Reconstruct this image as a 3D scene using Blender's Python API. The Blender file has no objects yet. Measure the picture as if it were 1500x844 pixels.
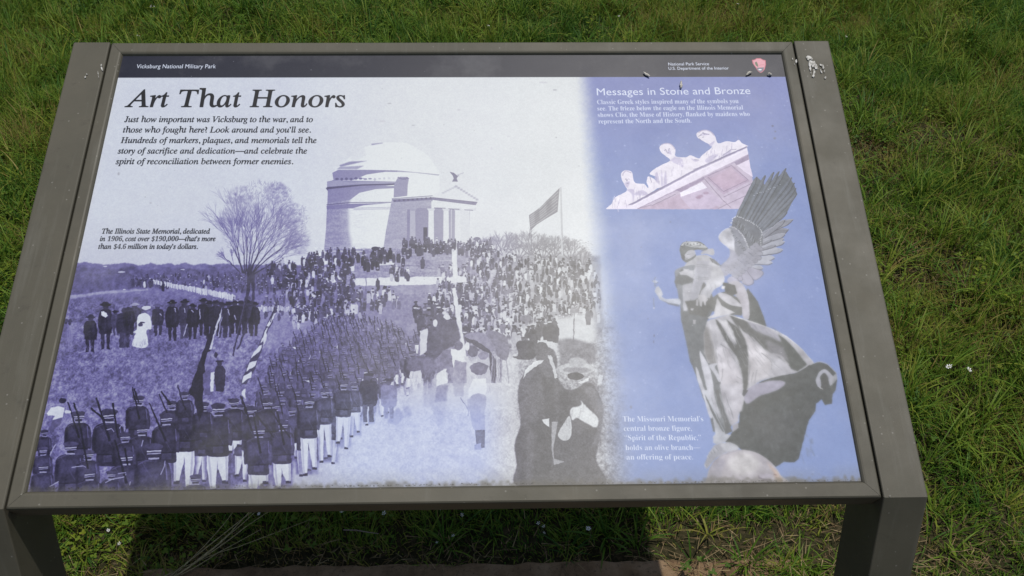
import bpy, bmesh, math, random
import numpy as np
from mathutils import Matrix, Vector

# ---------------------------------------------------------------- scene, camera, light
scene = bpy.context.scene
COL = scene.collection
TAU = math.radians(22.4)          # tilt of the sign's face
H0 = .81                          # height of its lower front edge
cam_d = bpy.data.cameras.new('camera'); cam_d.sensor_width = 36; cam_d.lens = 36*1300/1500
cam_d.clip_start = .02; cam_d.clip_end = 2000
cam = bpy.data.objects.new('camera', cam_d); COL.objects.link(cam)
cam.matrix_world = Matrix(((.999735, .008002, -.021594, .05178), (-.021402, .669013, -.742942, -.57776), (.008501, .743207, .669007, 1.65351), (0, 0, 0, 1)))
scene.camera = cam
SUN = Vector((.165, .045, 1)).normalized()
world = bpy.data.worlds.new('World'); scene.world = world; world.use_nodes = True
wn = world.node_tree
sky = wn.nodes.new('ShaderNodeTexSky'); sky.sky_type = 'NISHITA'; sky.sun_disc = False
sky.sun_elevation = math.asin(SUN.z); sky.sun_rotation = math.atan2(SUN.x, SUN.y)
sky.air_density = 1.0; sky.dust_density = 1.5
wn.links.new(sky.outputs[0], wn.nodes['Background'].inputs[0]); wn.nodes['Background'].inputs[1].default_value = .085
sun_d = bpy.data.lights.new('sun', 'SUN'); sun_d.energy = 3.6; sun_d.angle = math.radians(.53); sun_d.color = (1, .955, .89)
sun = bpy.data.objects.new('sun', sun_d); COL.objects.link(sun)
sun.rotation_euler = SUN.to_track_quat('Z', 'Y').to_euler()
scene.view_settings.view_transform = 'Standard'; scene.view_settings.look = 'None'
scene.view_settings.exposure = -.25; scene.view_settings.gamma = 1; scene.view_settings.use_curve_mapping = False

# the plane of the sign's face: metres on the panel -> reference sheet used for the artwork
HP = [[1299.65524, -21.512132, -729.522409], [-10.402968, -1172.27212, 318.122827], [.0215938348, .4319457185, .9818605776]]
PRINT_X0, PRINT_X1, PRINT_Y0, PRINT_Y1 = .0172, .9622, .0188, .6398
PRINT_FLOOR, PRINT_GAIN, PR = .016, .92, .45
# ---------------------------------------------------------------- the printed artwork
# The print is painted into a flat picture in the panel's own plane. Points are noted as read
# off a reference sheet and rectified by the plane's homography HI into metres on the panel.
HI = np.linalg.inv(np.array(HP))
CW, CH = 2048, 1346
PX0, PX1, PY0, PY1 = PRINT_X0, PRINT_X1, PRINT_Y0, PRINT_Y1
KX = CW/(PX1-PX0); KY = CH/(PY1-PY0)
def MP(pts):
    a = np.asarray(pts, float).reshape(-1, 2)
    v = np.c_[a[:, 0]-750, a[:, 1]-422, np.ones(len(a))] @ HI.T
    v = v[:, :2]/v[:, 2:]
    return np.c_[(v[:, 0]-PX0)*KX, (PY1-v[:, 1])*KY]
def scale_at(x, y):
    q = MP([(x, y), (x+1, y), (x, y+1)])
    return math.sqrt(abs((q[1,0]-q[0,0])*(q[2,1]-q[0,1])-(q[1,1]-q[0,1])*(q[2,0]-q[0,0])))
rs = np.random.RandomState(7)
_c, _r = np.meshgrid(np.arange(CW)+.5, np.arange(CH)+.5)
_v = np.stack([_c/KX+PX0, PY1-_r/KY, np.ones_like(_c)], -1) @ np.array(HP).T
XX = (_v[..., 0]/_v[..., 2]+750).astype(np.float32); YY = (_v[..., 1]/_v[..., 2]+422).astype(np.float32)
UU = (_c/CW).astype(np.float32); VV = (_r/CH).astype(np.float32)
del _c, _r, _v
def sstep(a, b, x):
    t = np.clip((x-a)/(b-a), 0, 1); return t*t*(3-2*t)
def vnoise(cell, seed, sx=1.0):
    r = np.random.RandomState(seed); h = int(CH/cell)+3; w = int(CW/(cell*sx))+3
    g = r.rand(h, w).astype(np.float32)
    y = np.arange(CH)/cell; x = np.arange(CW)/(cell*sx)
    yi = y.astype(int); xi = x.astype(int); fy = (y-yi)[:, None].astype(np.float32); fx = (x-xi)[None].astype(np.float32)
    fy = fy*fy*(3-2*fy); fx = fx*fx*(3-2*fx)
    a = g[yi][:, xi]; b = g[yi][:, xi+1]; c = g[yi+1][:, xi]; d = g[yi+1][:, xi+1]
    return (a*(1-fx)+b*fx)*(1-fy)+(c*(1-fx)+d*fx)*fy-.5
def smooth(pts, n=6, closed=True):
    p = np.asarray(pts, float); N = len(p); out = []
    for i in range(N if closed else N-1):
        if closed: a, b, c, d = p[i-1], p[i], p[(i+1) % N], p[(i+2) % N]
        else: a, b, c, d = p[max(i-1, 0)], p[i], p[i+1], p[min(i+2, N-1)]
        t = np.linspace(0, 1, n, endpoint=False)[:, None]
        out.append(.5*((2*b)+(c-a)*t+(2*a-5*b+4*c-d)*t*t+(3*b-a-3*c+d)*t**3))
    if not closed: out.append(p[-1:])
    return np.concatenate(out)
SS = 4
def coverage(q, pad=0):
    x0 = int(max(0, math.floor(q[:, 0].min())-1-pad)); x1 = int(min(CW, math.ceil(q[:, 0].max())+2+pad))
    y0 = int(max(0, math.floor(q[:, 1].min())-1-pad)); y1 = int(min(CH, math.ceil(q[:, 1].max())+2+pad))
    if x1 <= x0 or y1 <= y0: return None
    w, h = x1-x0, y1-y0
    ys = y0+(np.arange(h*SS)+.5)/SS
    a = q; b = np.roll(q, -1, 0)
    ay, by = a[:, 1:2], b[:, 1:2]
    m = (ay <= ys) != (by <= ys)
    with np.errstate(divide='ignore', invalid='ignore'):
        xx = a[:, 0:1]+(ys-ay)*(b[:, 0:1]-a[:, 0:1])/(by-ay)
    xx = np.where(m, xx, 1e9); xx.sort(0)
    k = int(m.sum(0).max())
    if k == 0: return None
    xx = xx[:k]; ok = xx < 1e8
    xx = np.clip(xx-x0, 0, w-1e-3)
    ix = xx.astype(int); fr = xx-ix
    sg = np.where(np.arange(k) % 2 == 0, 1., -1.)[:, None]*ok
    D = np.zeros((h*SS, w+2)); row = np.broadcast_to(np.arange(h*SS), ix.shape)
    np.add.at(D, (row, ix), sg*(1-fr)); np.add.at(D, (row, ix+1), sg*fr)
    cov = np.cumsum(D, 1)[:, :w].reshape(h, SS, w).mean(1)
    return x0, y0, x1, y1, np.clip(cov, 0, 1)
def boxblur(c, r):
    r = int(round(r))
    if r < 1: return c
    for _ in range(2):
        for ax in (0, 1):
            p = [(0, 0), (0, 0)]; p[ax] = (r+1, r)
            s = np.cumsum(np.pad(c, p, mode='edge'), ax)
            c = (s[2*r+1:]-s[:-2*r-1])/(2*r+1) if ax == 0 else (s[:, 2*r+1:]-s[:, :-2*r-1])/(2*r+1)
    return c
T = None      # the layer being painted
def comp(box, col, a=1.0):
    if box is None: return
    x0, y0, x1, y1, c = box
    c = c*a
    if T.ndim == 3:
        c = c[..., None]; col = np.asarray(col, float)
    T[y0:y1, x0:x1] = T[y0:y1, x0:x1]*(1-c)+col*c
def P(pts, col, a=1.0, blur=0, sm=False):
    pts = smooth(pts) if sm else pts
    q = MP(pts)
    if blur:
        s = scale_at(*np.asarray(pts, float).mean(0))
        b = coverage(q, int(blur*s*2+2))
        if b is None: return
        comp(b[:4]+(boxblur(b[4], blur*s*.6),), col, a)
    else: comp(coverage(q), col, a)
def S(pts, w, col, a=1.0, w1=None, sm=False, blur=0):
    p = np.asarray(smooth(pts, 5, False) if sm else pts, float)
    if len(p) < 2: return
    d = np.gradient(p, axis=0); d /= np.linalg.norm(d, axis=1)[:, None]+1e-9
    n = np.c_[-d[:, 1], d[:, 0]]; ww = np.linspace(w, w if w1 is None else w1, len(p))[:, None]/2
    P(np.r_[p+n*ww, (p-n*ww)[::-1]], col, a, blur)
def E(x, y, rx, ry, col, a=1.0, blur=0, rot=0, n=14):
    t = np.linspace(0, 2*np.pi, n, endpoint=False); c, s = math.cos(rot), math.sin(rot)
    ex, ey = rx*np.cos(t), ry*np.sin(t)
    P(np.c_[x+ex*c-ey*s, y+ex*s+ey*c], col, a, blur)
def Z(ox, oy, s): return lambda pts: [(ox+pts[i]/s, oy+pts[i+1]/s) for i in range(0, len(pts), 2)]
def rgb(*v): return np.array(v, float)/255
U = rs.uniform

# ---- historic view, painted in greys -------------------------------------------------
G = np.ones((CH, CW), np.float32)
def lerp_(g): return np.where(YY > 355, g+.045*np.sin((g-.5)*2*np.pi*np.where(np.abs(g-.5) < .5, 1, 0))*1.0-.02, g)
n1, n2, n3, n4 = vnoise(3, 1), vnoise(9, 2), vnoise(40, 3), vnoise(160, 4)
G[:] = .955-.05*sstep(300, 385, YY)*sstep(520, 330, XX)+n3*.012+n4*.02
T = G
# far tree line, fields
xs = np.linspace(90, 480, 260); hz_ = np.interp(xs, np.linspace(90, 480, 46), rs.uniform(0, 4.5, 46))+rs.uniform(0, 1.3, 260)
P([(x, 386.5-h_+(x-100)*.006) for x, h_ in zip(xs, hz_)]+[(480, 440), (90, 440)], .50, .95, .6)
P([(x, 394-h_*.6) for x, h_ in zip(xs, hz_[::-1])]+[(480, 440), (90, 440)], .42, .7, 1.2)
for _ in range(160):
    x = U(95, 470); E(x, U(388, 404), U(3, 9), U(1.5, 3.5), U(.3, .56), .35, .6)
P([(90, 432), (150, 424), (220, 419), (330, 420), (420, 428), (520, 440), (560, 470), (760, 500), (1010, 480), (1010, 730), (20, 730)], .53, 1, .8)
P([(740, 470), (1010, 470), (1010, 560), (745, 560)], .66, .9, 10)
P([(735, 540), (1010, 540), (1010, 730), (735, 730)], .62, .7, 12)
P([(100, 431), (160, 424), (215, 421), (215, 423), (150, 429), (100, 436)], .72, .8, .8)
P([(90, 436), (180, 431), (300, 434), (340, 445), (300, 455), (100, 470)], .42, .55, 4)
for x, y, a, b in ((176, 396, 5, 1.2), (152, 388, 3, 1), (266, 393, 3, .8), (180, 422, 2.5, .7)): E(x, y, a, b, .9, .8, .4)
# meadow texture
mg = sstep(425, 450, YY)
G += mg*(n1*.16+n2*.16+n3*.12)
for _ in range(1500):
    x, y = U(70, 560), U(440, 640); k = (y-380)/200
    S([(x, y), (x+U(-4, 4)*k, y-U(1, 6)*k)], U(.7, 1.6), U(.34, .74), .4, .4)
P([(400,425), (560,405), (700,410), (740,480), (640,520), (540,500), (420,470)], .55, 1, 2)
P([(690,372), (880,372), (885,480), (780,500), (690,470)], .66, 1, 3)
# road and trampled ground, bottom middle
P([(360, 455), (430, 440), (470, 470), (420, 520), (380, 500)], .62, .8, 5)
P([(330, 720), (440, 660), (520, 600), (600, 560), (700, 520), (760, 520), (760, 720)], .86, .9, 8)
P([(560, 590), (640, 575), (750, 570), (765, 640), (700, 650), (600, 630)], .78, .7, 9)
mm = sstep(560, 620, YY+ (XX-500)*.3)*sstep(430, 520, XX)
G += mm*(n1*.12+n2*.10+n3*.12)*(1-.5*sstep(730, 760, XX))
for _ in range(900):
    x, y = U(520, 770), U(560, 705)
    S([(x, y), (x+U(-3, 3), y-U(2, 7))], U(.6, 1.3), U(.6, 1), .4, .4)
P([(640, 660), (700, 668), (745, 700), (725, 704), (680, 680)], .62, .45, 2.5)
for _ in range(40):
    x, y = U(560, 720), U(640, 690); S([(x, y), (x+U(5, 16), y+U(1, 5))], U(1, 2.5), .66, .35, .5, blur=.6)

# memorial: drum, dome, portico
d = Z(460, 190, 5.77)
P(d([95,842, 110,540, 105,430, 160,410, 150,350, 200,300, 300,215, 420,130, 600,90, 780,95, 950,190, 1060,340, 1060,500, 1000,842]), 1., 1, .8)
S(d([200,300, 300,215, 420,130, 600,90, 780,95, 950,190, 1060,340]), 1.2, .94, .4, sm=True, blur=.5); P(d([300,215, 420,130, 440,200, 330,255]), .93, .6, 2)
P(d([80,1000, 95,842, 112,500, 105,425, 165,412, 690,425, 690,450, 300,500, 320,842, 330,1010]), .63, 1)
P(d([230,500, 330,520, 330,1010, 230,1010]), .74, .7, 5)
P(d([320,1010, 290,842, 285,640, 310,560, 380,520, 520,490, 690,480, 690,1010]), .995, 1, 3.4)
for i in range(60): y = U(480, 1000); x = U(290, 400); S(d([x,y, x+U(20,70),y-2]), .6, .86, .35)
G_box = (XX > 474) & (XX < 520) & (YY > 275) & (YY < 370)
G_box &= G < .8
G[G_box] += (n1*.08+vnoise(6, 9, 4)*.09)[G_box]
P(d([150,350, 200,325, 420,325, 700,330, 1060,365, 1050,372, 850,345, 600,342, 440,365, 330,412, 160,412]), .60, 1, .3)
P(d([700,332, 1060,365, 1050,374, 850,350, 700,342]), .72, .9, .3)
P(d([210,285, 300,255, 450,248, 330,275, 220,300]), .62, 1, .9); P(d([185,320, 215,300, 420,290, 360,320]), .70, 1, .9)
P(d([105,430, 165,414, 300,432, 690,428, 790,436, 690,444, 300,446, 105,480]), .68, 1, .3)
P(d([95,480, 110,470, 400,448, 700,440, 700,452, 400,460, 120,490, 112,505]), .33, 1, .2)
P(d([112,490, 400,462, 690,462, 690,480, 520,488, 380,520, 300,580, 112,605]), .58, .9, .3)
S(d([100,622, 300,602, 660,600]), .9, .35); S(d([150,414, 300,402, 420,398]), .8, .5, .8)
P(d([100,632, 300,612, 640,606, 420,625, 320,650, 105,660]), .52, .9, .3)
S(d([100,650, 330,650, 640,642]), .6, .5, .7); S(d([330,660, 640,655]), 1.2, .75, .8)
for i in range(13):
    x = 190+i*40; y = 402+2*math.sin(i); E(*d([x, y+U(-3, 3)])[0], U(1.6, 2.8), U(1.2, 2.2), .36+.035*i*(i > 7), .9-.05*i, .2)
P(d([670,560, 675,450, 700,400, 725,385, 790,385, 798,410, 790,450, 785,545]), .62, 1, .3)
for i in range(8): E(*d([710+i*12, 395+U(-6, 8)])[0], 1.2, 1, .42, .8, .2)
P(d([480,105, 580,95, 575,101, 485,116]), .6, .9, .5)
# side wall and entablature
P(d([580,1010, 605,842, 655,575, 1000,545, 1005,842, 985,1010]), .68, 1)
bx = (XX > 560) & (XX < 640) & (YY > 290) & (YY < 365) & (G < .8)
G[bx] += (n1*.06+vnoise(6, 12, 4)*.07)[bx]
P(d([655,570, 1000,545, 1000,560, 1380,600, 1365,625, 1000,580, 670,600]), .46, 1)
P(d([655,566, 1000,540, 1180,430, 1385,575, 1380,590, 1000,558, 660,575]), .965, .95)
S(d([655,570, 1000,545]), .8, .4); 
for i in range(9): E(*d([680+i*38, 588-i*3])[0], 1.7, 1.5, .36, 1)
for i in range(10): E(*d([1010+i*39, 572+i*4.5])[0], 1.9, 1.2, .48, .95)
S(d([1000,560, 1380,600]), 1, .42)
for i in range(9): E(*d([1200+i*22, 465+i*14])[0], 2.2, 1.5, .66, .8, .4)
for i in range(6): E(*d([1090+i*20, 520-i*10])[0], 2.2, 1., .70, .7, .4)
P(d([990,590, 1370,625, 1350,665, 1225,655, 1010,645, 990,655]), .965, 1)
P(d([800,655, 990,645, 1000,1010, 800,1010]), .56, .9)
P(d([1010,650, 1110,650, 1100,1010, 1010,1010]), .60, 1); P(d([1132,655, 1228,660, 1210,1010, 1135,1010]), .62, 1)
P(d([1232,660, 1330,668, 1320,1010, 1215,1010]), .93, 1)
S(d([1318,668, 1318,1000]), 1.3, .45); S(d([1160,660, 1158,1000]), 1.2, .85)
for x in (831, 988, 1115, 1213, 1338):
    P(d([x-22,668, x+22,668, x+26,1010, x-26,1010]), .96 if x > 900 else .74, 1)
    P(d([x-36,652, x+36,652, x+24,672, x-24,672]), .9 if x > 900 else .66, 1)
S(d([1012,648, 1110,650]), 1, .4); S(d([1135,655, 1228,660]), 1, .4); S(d([1270,664, 1345,668]), 1, .45)
P(d([785,660, 808,660, 805,1000, 780,1000]), .5, .8)
P(d([922,812, 957,812, 957,925, 922,925]), .2, 1)
# eagle on the gable
P(d([1145,342, 1180,350, 1210,375, 1228,370, 1212,385, 1205,400, 1215,425, 1165,425, 1180,400, 1172,375]), .42, 1); S(d([1205,370, 1265,350]), .8, .66, .8)
# the two flights of white walling
d2 = Z(460, 280, 5.77)
P(d2([80,480, 600,470, 1000,480, 1340,480, 1340,560, 1500,625, 1500,720, 1290,760, 300,840, 200,700]), .60, 1, .6)
bx = (XX > 460) & (XX < 720) & (YY > 360) & (YY < 430)
G[bx] += (n1*.10+vnoise(5, 14, 4)*.12)[bx]
P(d2([325,728, 900,712, 1290,712, 1292,762, 1100,775, 520,790, 330,785]), .96, 1, .2)
P(d2([470,585, 680,580, 680,610, 470,612]), .93, 1); P(d2([120,490, 420,492, 420,500, 120,498]), .9, .8)
P(d2([1165,470, 1205,470, 1212,700, 1165,690]), .95, 1); S(d2([1350,570, 1500,632]), 1.4, .93)
S(d2([740,610, 900,625, 1060,655]), 1, .35, .6); S(d2([1010,580, 1160,572]), .8, .9, .6)
P(d2([330,790, 1100,780, 1100,850, 330,850]), .60, 1)

# bare trees
def twigs(x, y, ang, ln, w, dep, col, spread=.42, grow=1.0, a=.8):
    st = [(x, y, ang, ln, w, dep)]
    while st:
        x, y, ang, ln, w, dep = st.pop()
        x1, y1 = x+math.sin(ang)*ln, y-math.cos(ang)*ln
        S([(x, y), ((x+x1)/2+U(-.04, .04)*ln, (y+y1)/2), (x1, y1)], w, col+(.03*(7-dep) if dep < 7 else 0), a, w*.75)
        if dep > 0:
            for _ in range(3 if dep > 1 else 2):
                st.append((x1, y1, ang+U(-spread, spread), ln*U(.62, .88)*grow, w*.68, dep-1))
for bx_, by_, an, ln in ((356,398,-.38,30), (358,400,-.06,36), (362,400,.10,38), (366,398,.35,34), (368,398,.62,34), (352,400,-.7,17), (370,400,1.02,28), (360,396,.02,30), (364,396,.2,34), (354,398,-.2,34), (369,398,.78,34), (364,396,.48,36)):
    twigs(bx_, by_, an, ln*U(.75, 1.05), 1.4, 5, .22, .42, 1., .6)
    S([(bx_, by_), (bx_+math.sin(an)*ln*.8, by_-math.cos(an)*ln*.8), (bx_+math.sin(an*1.1)*ln*1.7, by_-math.cos(an*1.1)*ln*1.7)], 2.0, .2, .75, .7, sm=True)
for i in range(1500):
    t = U(0, 2*math.pi); r = math.sqrt(U(.12, 1)); x = 386+r*62*math.cos(t); y = 326+r*62*math.sin(t)
    if y > 385: continue
    if x > 425 and y < 300: continue
    l = U(2, 6); an = math.atan2(x-362, 395-y)+U(-.9, .9)
    S([(x, y), (x+math.sin(an)*l, y-math.cos(an)*l)], U(.4, .7), U(.45, .66), .45)
for bx_, by_, rx_, ry_, n_ in ((350, 288, 20, 18, 160), (403, 280, 18, 17, 200), (424, 312, 17, 20, 190), (437, 352, 16, 17, 150), (335, 325, 14, 25, 100), (388, 330, 40, 40, 260)):
    for _ in range(n_):
        r_ = math.sqrt(U(0, 1)); t_ = U(0, 6.283); E(bx_+rx_*r_*math.cos(t_), by_+ry_*r_*math.sin(t_), U(1, 3.6), U(.8, 2.4), U(.42, .66), U(.08, .22), .8)
for bx_, by_, s in ((738,372,1), (778,372,1.05), (812,374,.95), (836,378,.8), (760,376,.7), (795,376,.8), (855,386,.6), (722,372,.8)):
    for an in (-.8, -.35, .05, .4, .85): twigs(bx_+an*3, by_, an, 11*s, 1.7, 4, .30, .5, 1, .75)
for _ in range(500):
    x = U(715, 868); E(x, U(342+abs(x-790)*.12, 385), U(.7, 2), U(.5, 1.2), U(.35, .7), .3)
P([(716, 352), (760, 340), (830, 345), (870, 375), (870, 400), (716, 400)], .55, .3, 5)

# crowds: dark coats and pale dresses, drawn from far to near
def figure(x, y, h, coat, head=None, hat=0, legs=None, lean=0):
    w = h*.17
    P([(x-w*.5, y-h*.82), (x+w*.5, y-h*.82), (x+w, y-h*.68), (x+w*1.05, y-h*.35), (x+w*.75, y), (x-w*.75, y), (x-w*1.05, y-h*.35), (x-w, y-h*.68)], coat, .95)
    E(x+lean, y-h*.9, h*.075, h*.09, coat*.6 if head is None else head)
    if hat: E(x+lean, y-h*.965, h*.13, h*.04, hat)
    if legs is not None: P([(x-w*.7, y-h*.42), (x+w*.7, y-h*.42), (x+w*.6, y), (x-w*.6, y)], legs, .95)
def crowd(poly, n, h0, h1, white=.15, lo=.2, hi=.5, seed=0, fade=0):
    q = np.asarray(poly, float); r = np.random.RandomState(seed); pts = []
    y0, y1 = q[:, 1].min(), q[:, 1].max()
    while len(pts) < n:
        x, y = r.uniform(q[:, 0].min(), q[:, 0].max()), r.uniform(y0, y1)
        ins = False; j = len(q)-1
        for i in range(len(q)):
            if (q[i, 1] > y) != (q[j, 1] > y) and x < (q[j, 0]-q[i, 0])*(y-q[i, 1])/(q[j, 1]-q[i, 1])+q[i, 0]: ins = not ins
            j = i
        if ins: pts.append((y, x))
    for y, x in sorted(pts):
        k = (y-y0)/(y1-y0+1e-6); h = (h0+(h1-h0)*k)*r.uniform(.85, 1.15)
        c = r.uniform(.7, .95) if r.rand() < white else r.uniform(lo, hi)
        figure(x, y+h*.4, h, c, r.uniform(.15, .4)+(.3 if r.rand() < .2 else 0), 0 if r.rand() < .4 else r.choice([.2, .35, .9], p=[.45, .3, .25]))
        if r.rand() < .35: E(x+r.uniform(-2, 2), y+r.uniform(-h*.3, h*.2), h*.10, h*.07, r.uniform(.6, .95), .85)
crowd([(190,402), (440,398), (470,412), (440,428), (330,424), (190,414)], 230, 8, 10, .05, .25, .45, 1)
for i in range(110):
    t = i/110; x = 224+t*120+U(-1, 1); y = 408+t*22+U(-1, 1)
    P([(x-.9, y), (x+.9, y), (x+.6, y+6+3*t), (x-.6, y+6+3*t)], U(.8, .97), .95)
for i in range(26): figure(U(190, 222), 418+U(-2, 2), 11, U(.28, .4), .2)
figure(210, 419, 11, .9, .3); figure(237, 425, 15, .22, .2)
crowd([(335,438), (440,430), (455,455), (420,470), (370,458)], 60, 10, 12, .1, .3, .5, 2)
for i in range(26):
    x = 366+i*2.3; y = 447+U(-2, 2); P([(x-1, y), (x+1, y), (x+.8, y+7), (x-.8, y+7)], U(.75, .95), .9)
crowd([(380,390), (450,375), (462,366), (520,366), (520,440), (450,470), (425,440)], 300, 12, 14, .16, .17, .4, 3)
crowd([(500,366), (590,366), (592,386), (500,392)], 46, 15, 16, .08, .15, .3, 4)
crowd([(590,352), (628,350), (630,366), (592,372)], 34, 14, 14, .05, .17, .3, 5)
crowd([(630,352), (668,352), (668,368), (632,370)], 50, 12, 12, .05, .2, .36, 6)
crowd([(668,352), (720,352), (722,372), (672,372)], 60, 12, 12, .12, .25, .42, 7)
E(*d2([515,472])[0], 6, 2.8, .25); E(*d2([1377,390])[0], 5, 2.6, .4)
crowd(d2([640,640, 810,640, 800,720, 640,720]), 16, 13, 14, .35, .2, .4, 8); crowd(d2([1050,630, 1310,630, 1290,710, 1050,720]), 34, 12, 13, .3, .3, .5, 9)
figure(*d2([915,645])[0], 18, .28, .25); figure(*d2([535,825])[0], 18, .2, .2); S(d2([435,700, 435,825]), 1, .45); P(d2([415,700, 462,700, 462,722, 415,722]), .6)
crowd([(700,366), (760,372), (872,384), (880,430), (878,470), (800,476), (700,455), (640,420), (665,405)], 720, 11, 14, .30, .16, .5, 10)
crowd([(640,412), (700,420), (720,470), (690,500), (640,480), (610,460)], 150, 15, 17, .25, .2, .45, 11)
crowd([(700,455), (760,470), (770,500), (700,505)], 70, 16, 18, .5, .3, .5, 12)
P([(780,470), (862,455), (872,470), (872,500), (800,520), (740,500)], .9, .9, 4)
crowd([(515,428), (570,425), (590,445), (560,452), (500,455)], 60, 15, 17, .35, .25, .48, 13)
crowd([(420,452), (510,448), (540,466), (430,480)], 70, 13, 14, .35, .25, .45, 14)
crowd([(752,490), (776,485), (780,508), (752,510)], 10, 24, 26, .2, .2, .45, 15); crowd([(778,478), (826,474), (826,492), (780,500)], 15, 25, 27, .05, .2, .36, 16)
E(770, 465, 9, 5, .5, .9); figure(862, 474, 24, .45, .4); S([(842, 452), (840, 500)], 1.2, .45); P([(835,449), (848,449), (848,456), (835,456)], .55)
crowd([(596,455), (640,450), (660,475), (655,500), (620,500)], 40, 24, 30, .12, .22, .4, 17)

# flagpole and big flag
S([(821, 272), (824, 372)], 1.4, .82, 1, 2.2); S([(822.3, 272), (825.3, 372)], .6, .55, .7)
P([(820,273), (817,308), (800,318), (786,327), (777,336), (775,313), (790,303), (806,287)], .50, .95)
for i in range(6):
    S([(818-i*.4, 279+i*4.9), (811, 285+i*4.6+U(-1, 1)), (803, 292+i*4.2), (795, 300+i*3.8+U(-1, 1)), (787, 307+i*3.4), (777, 315+i*3)], 1.3, .74, .7, sm=True)
P([(808, 286), (800, 293), (801, 312), (809, 304)], .42, .5, 1.2); P([(790, 302), (783, 309), (784, 326), (791, 320)], .40, .5, 1.2)
# white beam leaning across the crowd
P([(662,366), (669,366), (670,402), (683,404), (683,411), (660,413), (663,400)], .96, .95)
P([(662,420), (668,420), (686,540), (678,540)], .92, 1); P([(678,520), (686,520), (692,575), (684,575)], .8, 1)

# onlookers in the meadow (left)
o = Z(60, 370, 5.82)
def man(cx, top, bot, w, coat=.16, hat=.16, trs=None, brim=True, lean=0):
    h = bot-top; j = U(-.05, .05)*w
    for sx in (-1, 1):
        P(o([cx+sx*w*.03+lean,top+h*.55, cx+sx*w*.34+lean,top+h*.55, cx+sx*w*.27+lean+j,bot-h*.02, cx+sx*w*.33+lean+j,bot, cx+sx*w*.08+lean+j,bot-h*.01]), coat+.03, .95, .3)
    P(smooth(o([cx-w*.20,top+h*.15, cx+w*.20,top+h*.15, cx+w*.42,top+h*.22, cx+w*.50,top+h*.45, cx+w*.42,top+h*.60, cx+w*.36+lean,top+h*.66, cx-w*.36+lean,top+h*.66, cx-w*.44,top+h*.58, cx-w*.5,top+h*.42, cx-w*.42,top+h*.22]), 3), coat, .95, .25)
    P(o([cx+w*.1,top+h*.2, cx+w*.3,top+h*.24, cx+w*.34,top+h*.5, cx+w*.16,top+h*.55]), coat+.12, .6, .5); S(o([cx-w*.02,top+h*.18, cx-w*.06,top+h*.6]), .8, coat+.15, .5)
    if trs is not None: P(o([cx-w*.34+lean,top+h*.62, cx+w*.34+lean,top+h*.62, cx+w*.3+lean,bot, cx-w*.3+lean,bot]), trs, .8, .3)
    E(*o([cx, top+h*.09])[0], w*.20/5.8, h*.075/5.8, .26)
    if brim: E(*o([cx, top+h*.055])[0], w*.36/5.8, h*.022/5.8+.5, hat); E(*o([cx, top+h*.025])[0], w*.2/5.8, h*.03/5.8+.4, hat)
man(200, 560, 800, 70, .45, .35); man(235, 560, 840, 60, .55, .3)
man(410, 520, 840, 120, .15, .2); man(540, 410, 820, 130, .17, .14); P(o([500,490, 530,485, 562,525, 545,548, 505,525]), .95)
man(625, 480, 700, 80, .3, .15); man(700, 450, 800, 140, .2, .3, .28, False); man(790, 420, 650, 110, .24, .7); man(740, 455, 690, 110, .16, .2)
P(o([820,525, 905,515, 935,635, 890,650, 900,790, 765,785, 795,680, 770,665, 805,640]), .97, 1, .2, True); E(*o([885, 460])[0], 7, 3, .92); E(*o([838, 605])[0], 4, 3, .3)
E(*o([855, 585])[0], 4, 1.2, .25)
man(985, 425, 700, 110, .2, .4); man(1110, 395, 745, 120, .15, .14); man(1215, 390, 720, 110, .22, .14, .3); man(1285, 425, 730, 110, .14, .16); man(1375, 380, 700, 110, .15, .15); man(1430, 400, 730, 110, .13, .15)
for k in range(7): man(1480+k*55, 400+U(-10, 15), 700+U(-20, 20), 105, U(.13, .22), U(.12, .2))
for (a, b, c2, e) in ((1130,460, 1140,500), (1215,460, 1218,500), (1275,480, 1290,500), (1345,470, 1345,560), (1210,700, 1240,600), (1640,520, 1655,560), (1580,470,1600,520), (1000,510, 1020,530)): S(o([a, b, c2, e]), 1.3, .85, .85)
for _ in range(200):
    x, y = U(120, 350), U(496, 512); S([(x, y), (x+U(-2, 2), y-U(3, 9))], U(.8, 1.6), U(.4, .6), .5, .4)
# twin trunks running down in front
S([(364,392), (362,425), (356,450), (349,480), (340,520)], 6.5, .24, .9, 2.4, True); S([(369,396), (370,430), (362,465), (352,500), (346,510)], 5, .27, .9, 2, True)
S([(360,400), (357,440), (350,470), (343,500)], 1.2, .5, .5, sm=True)

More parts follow.
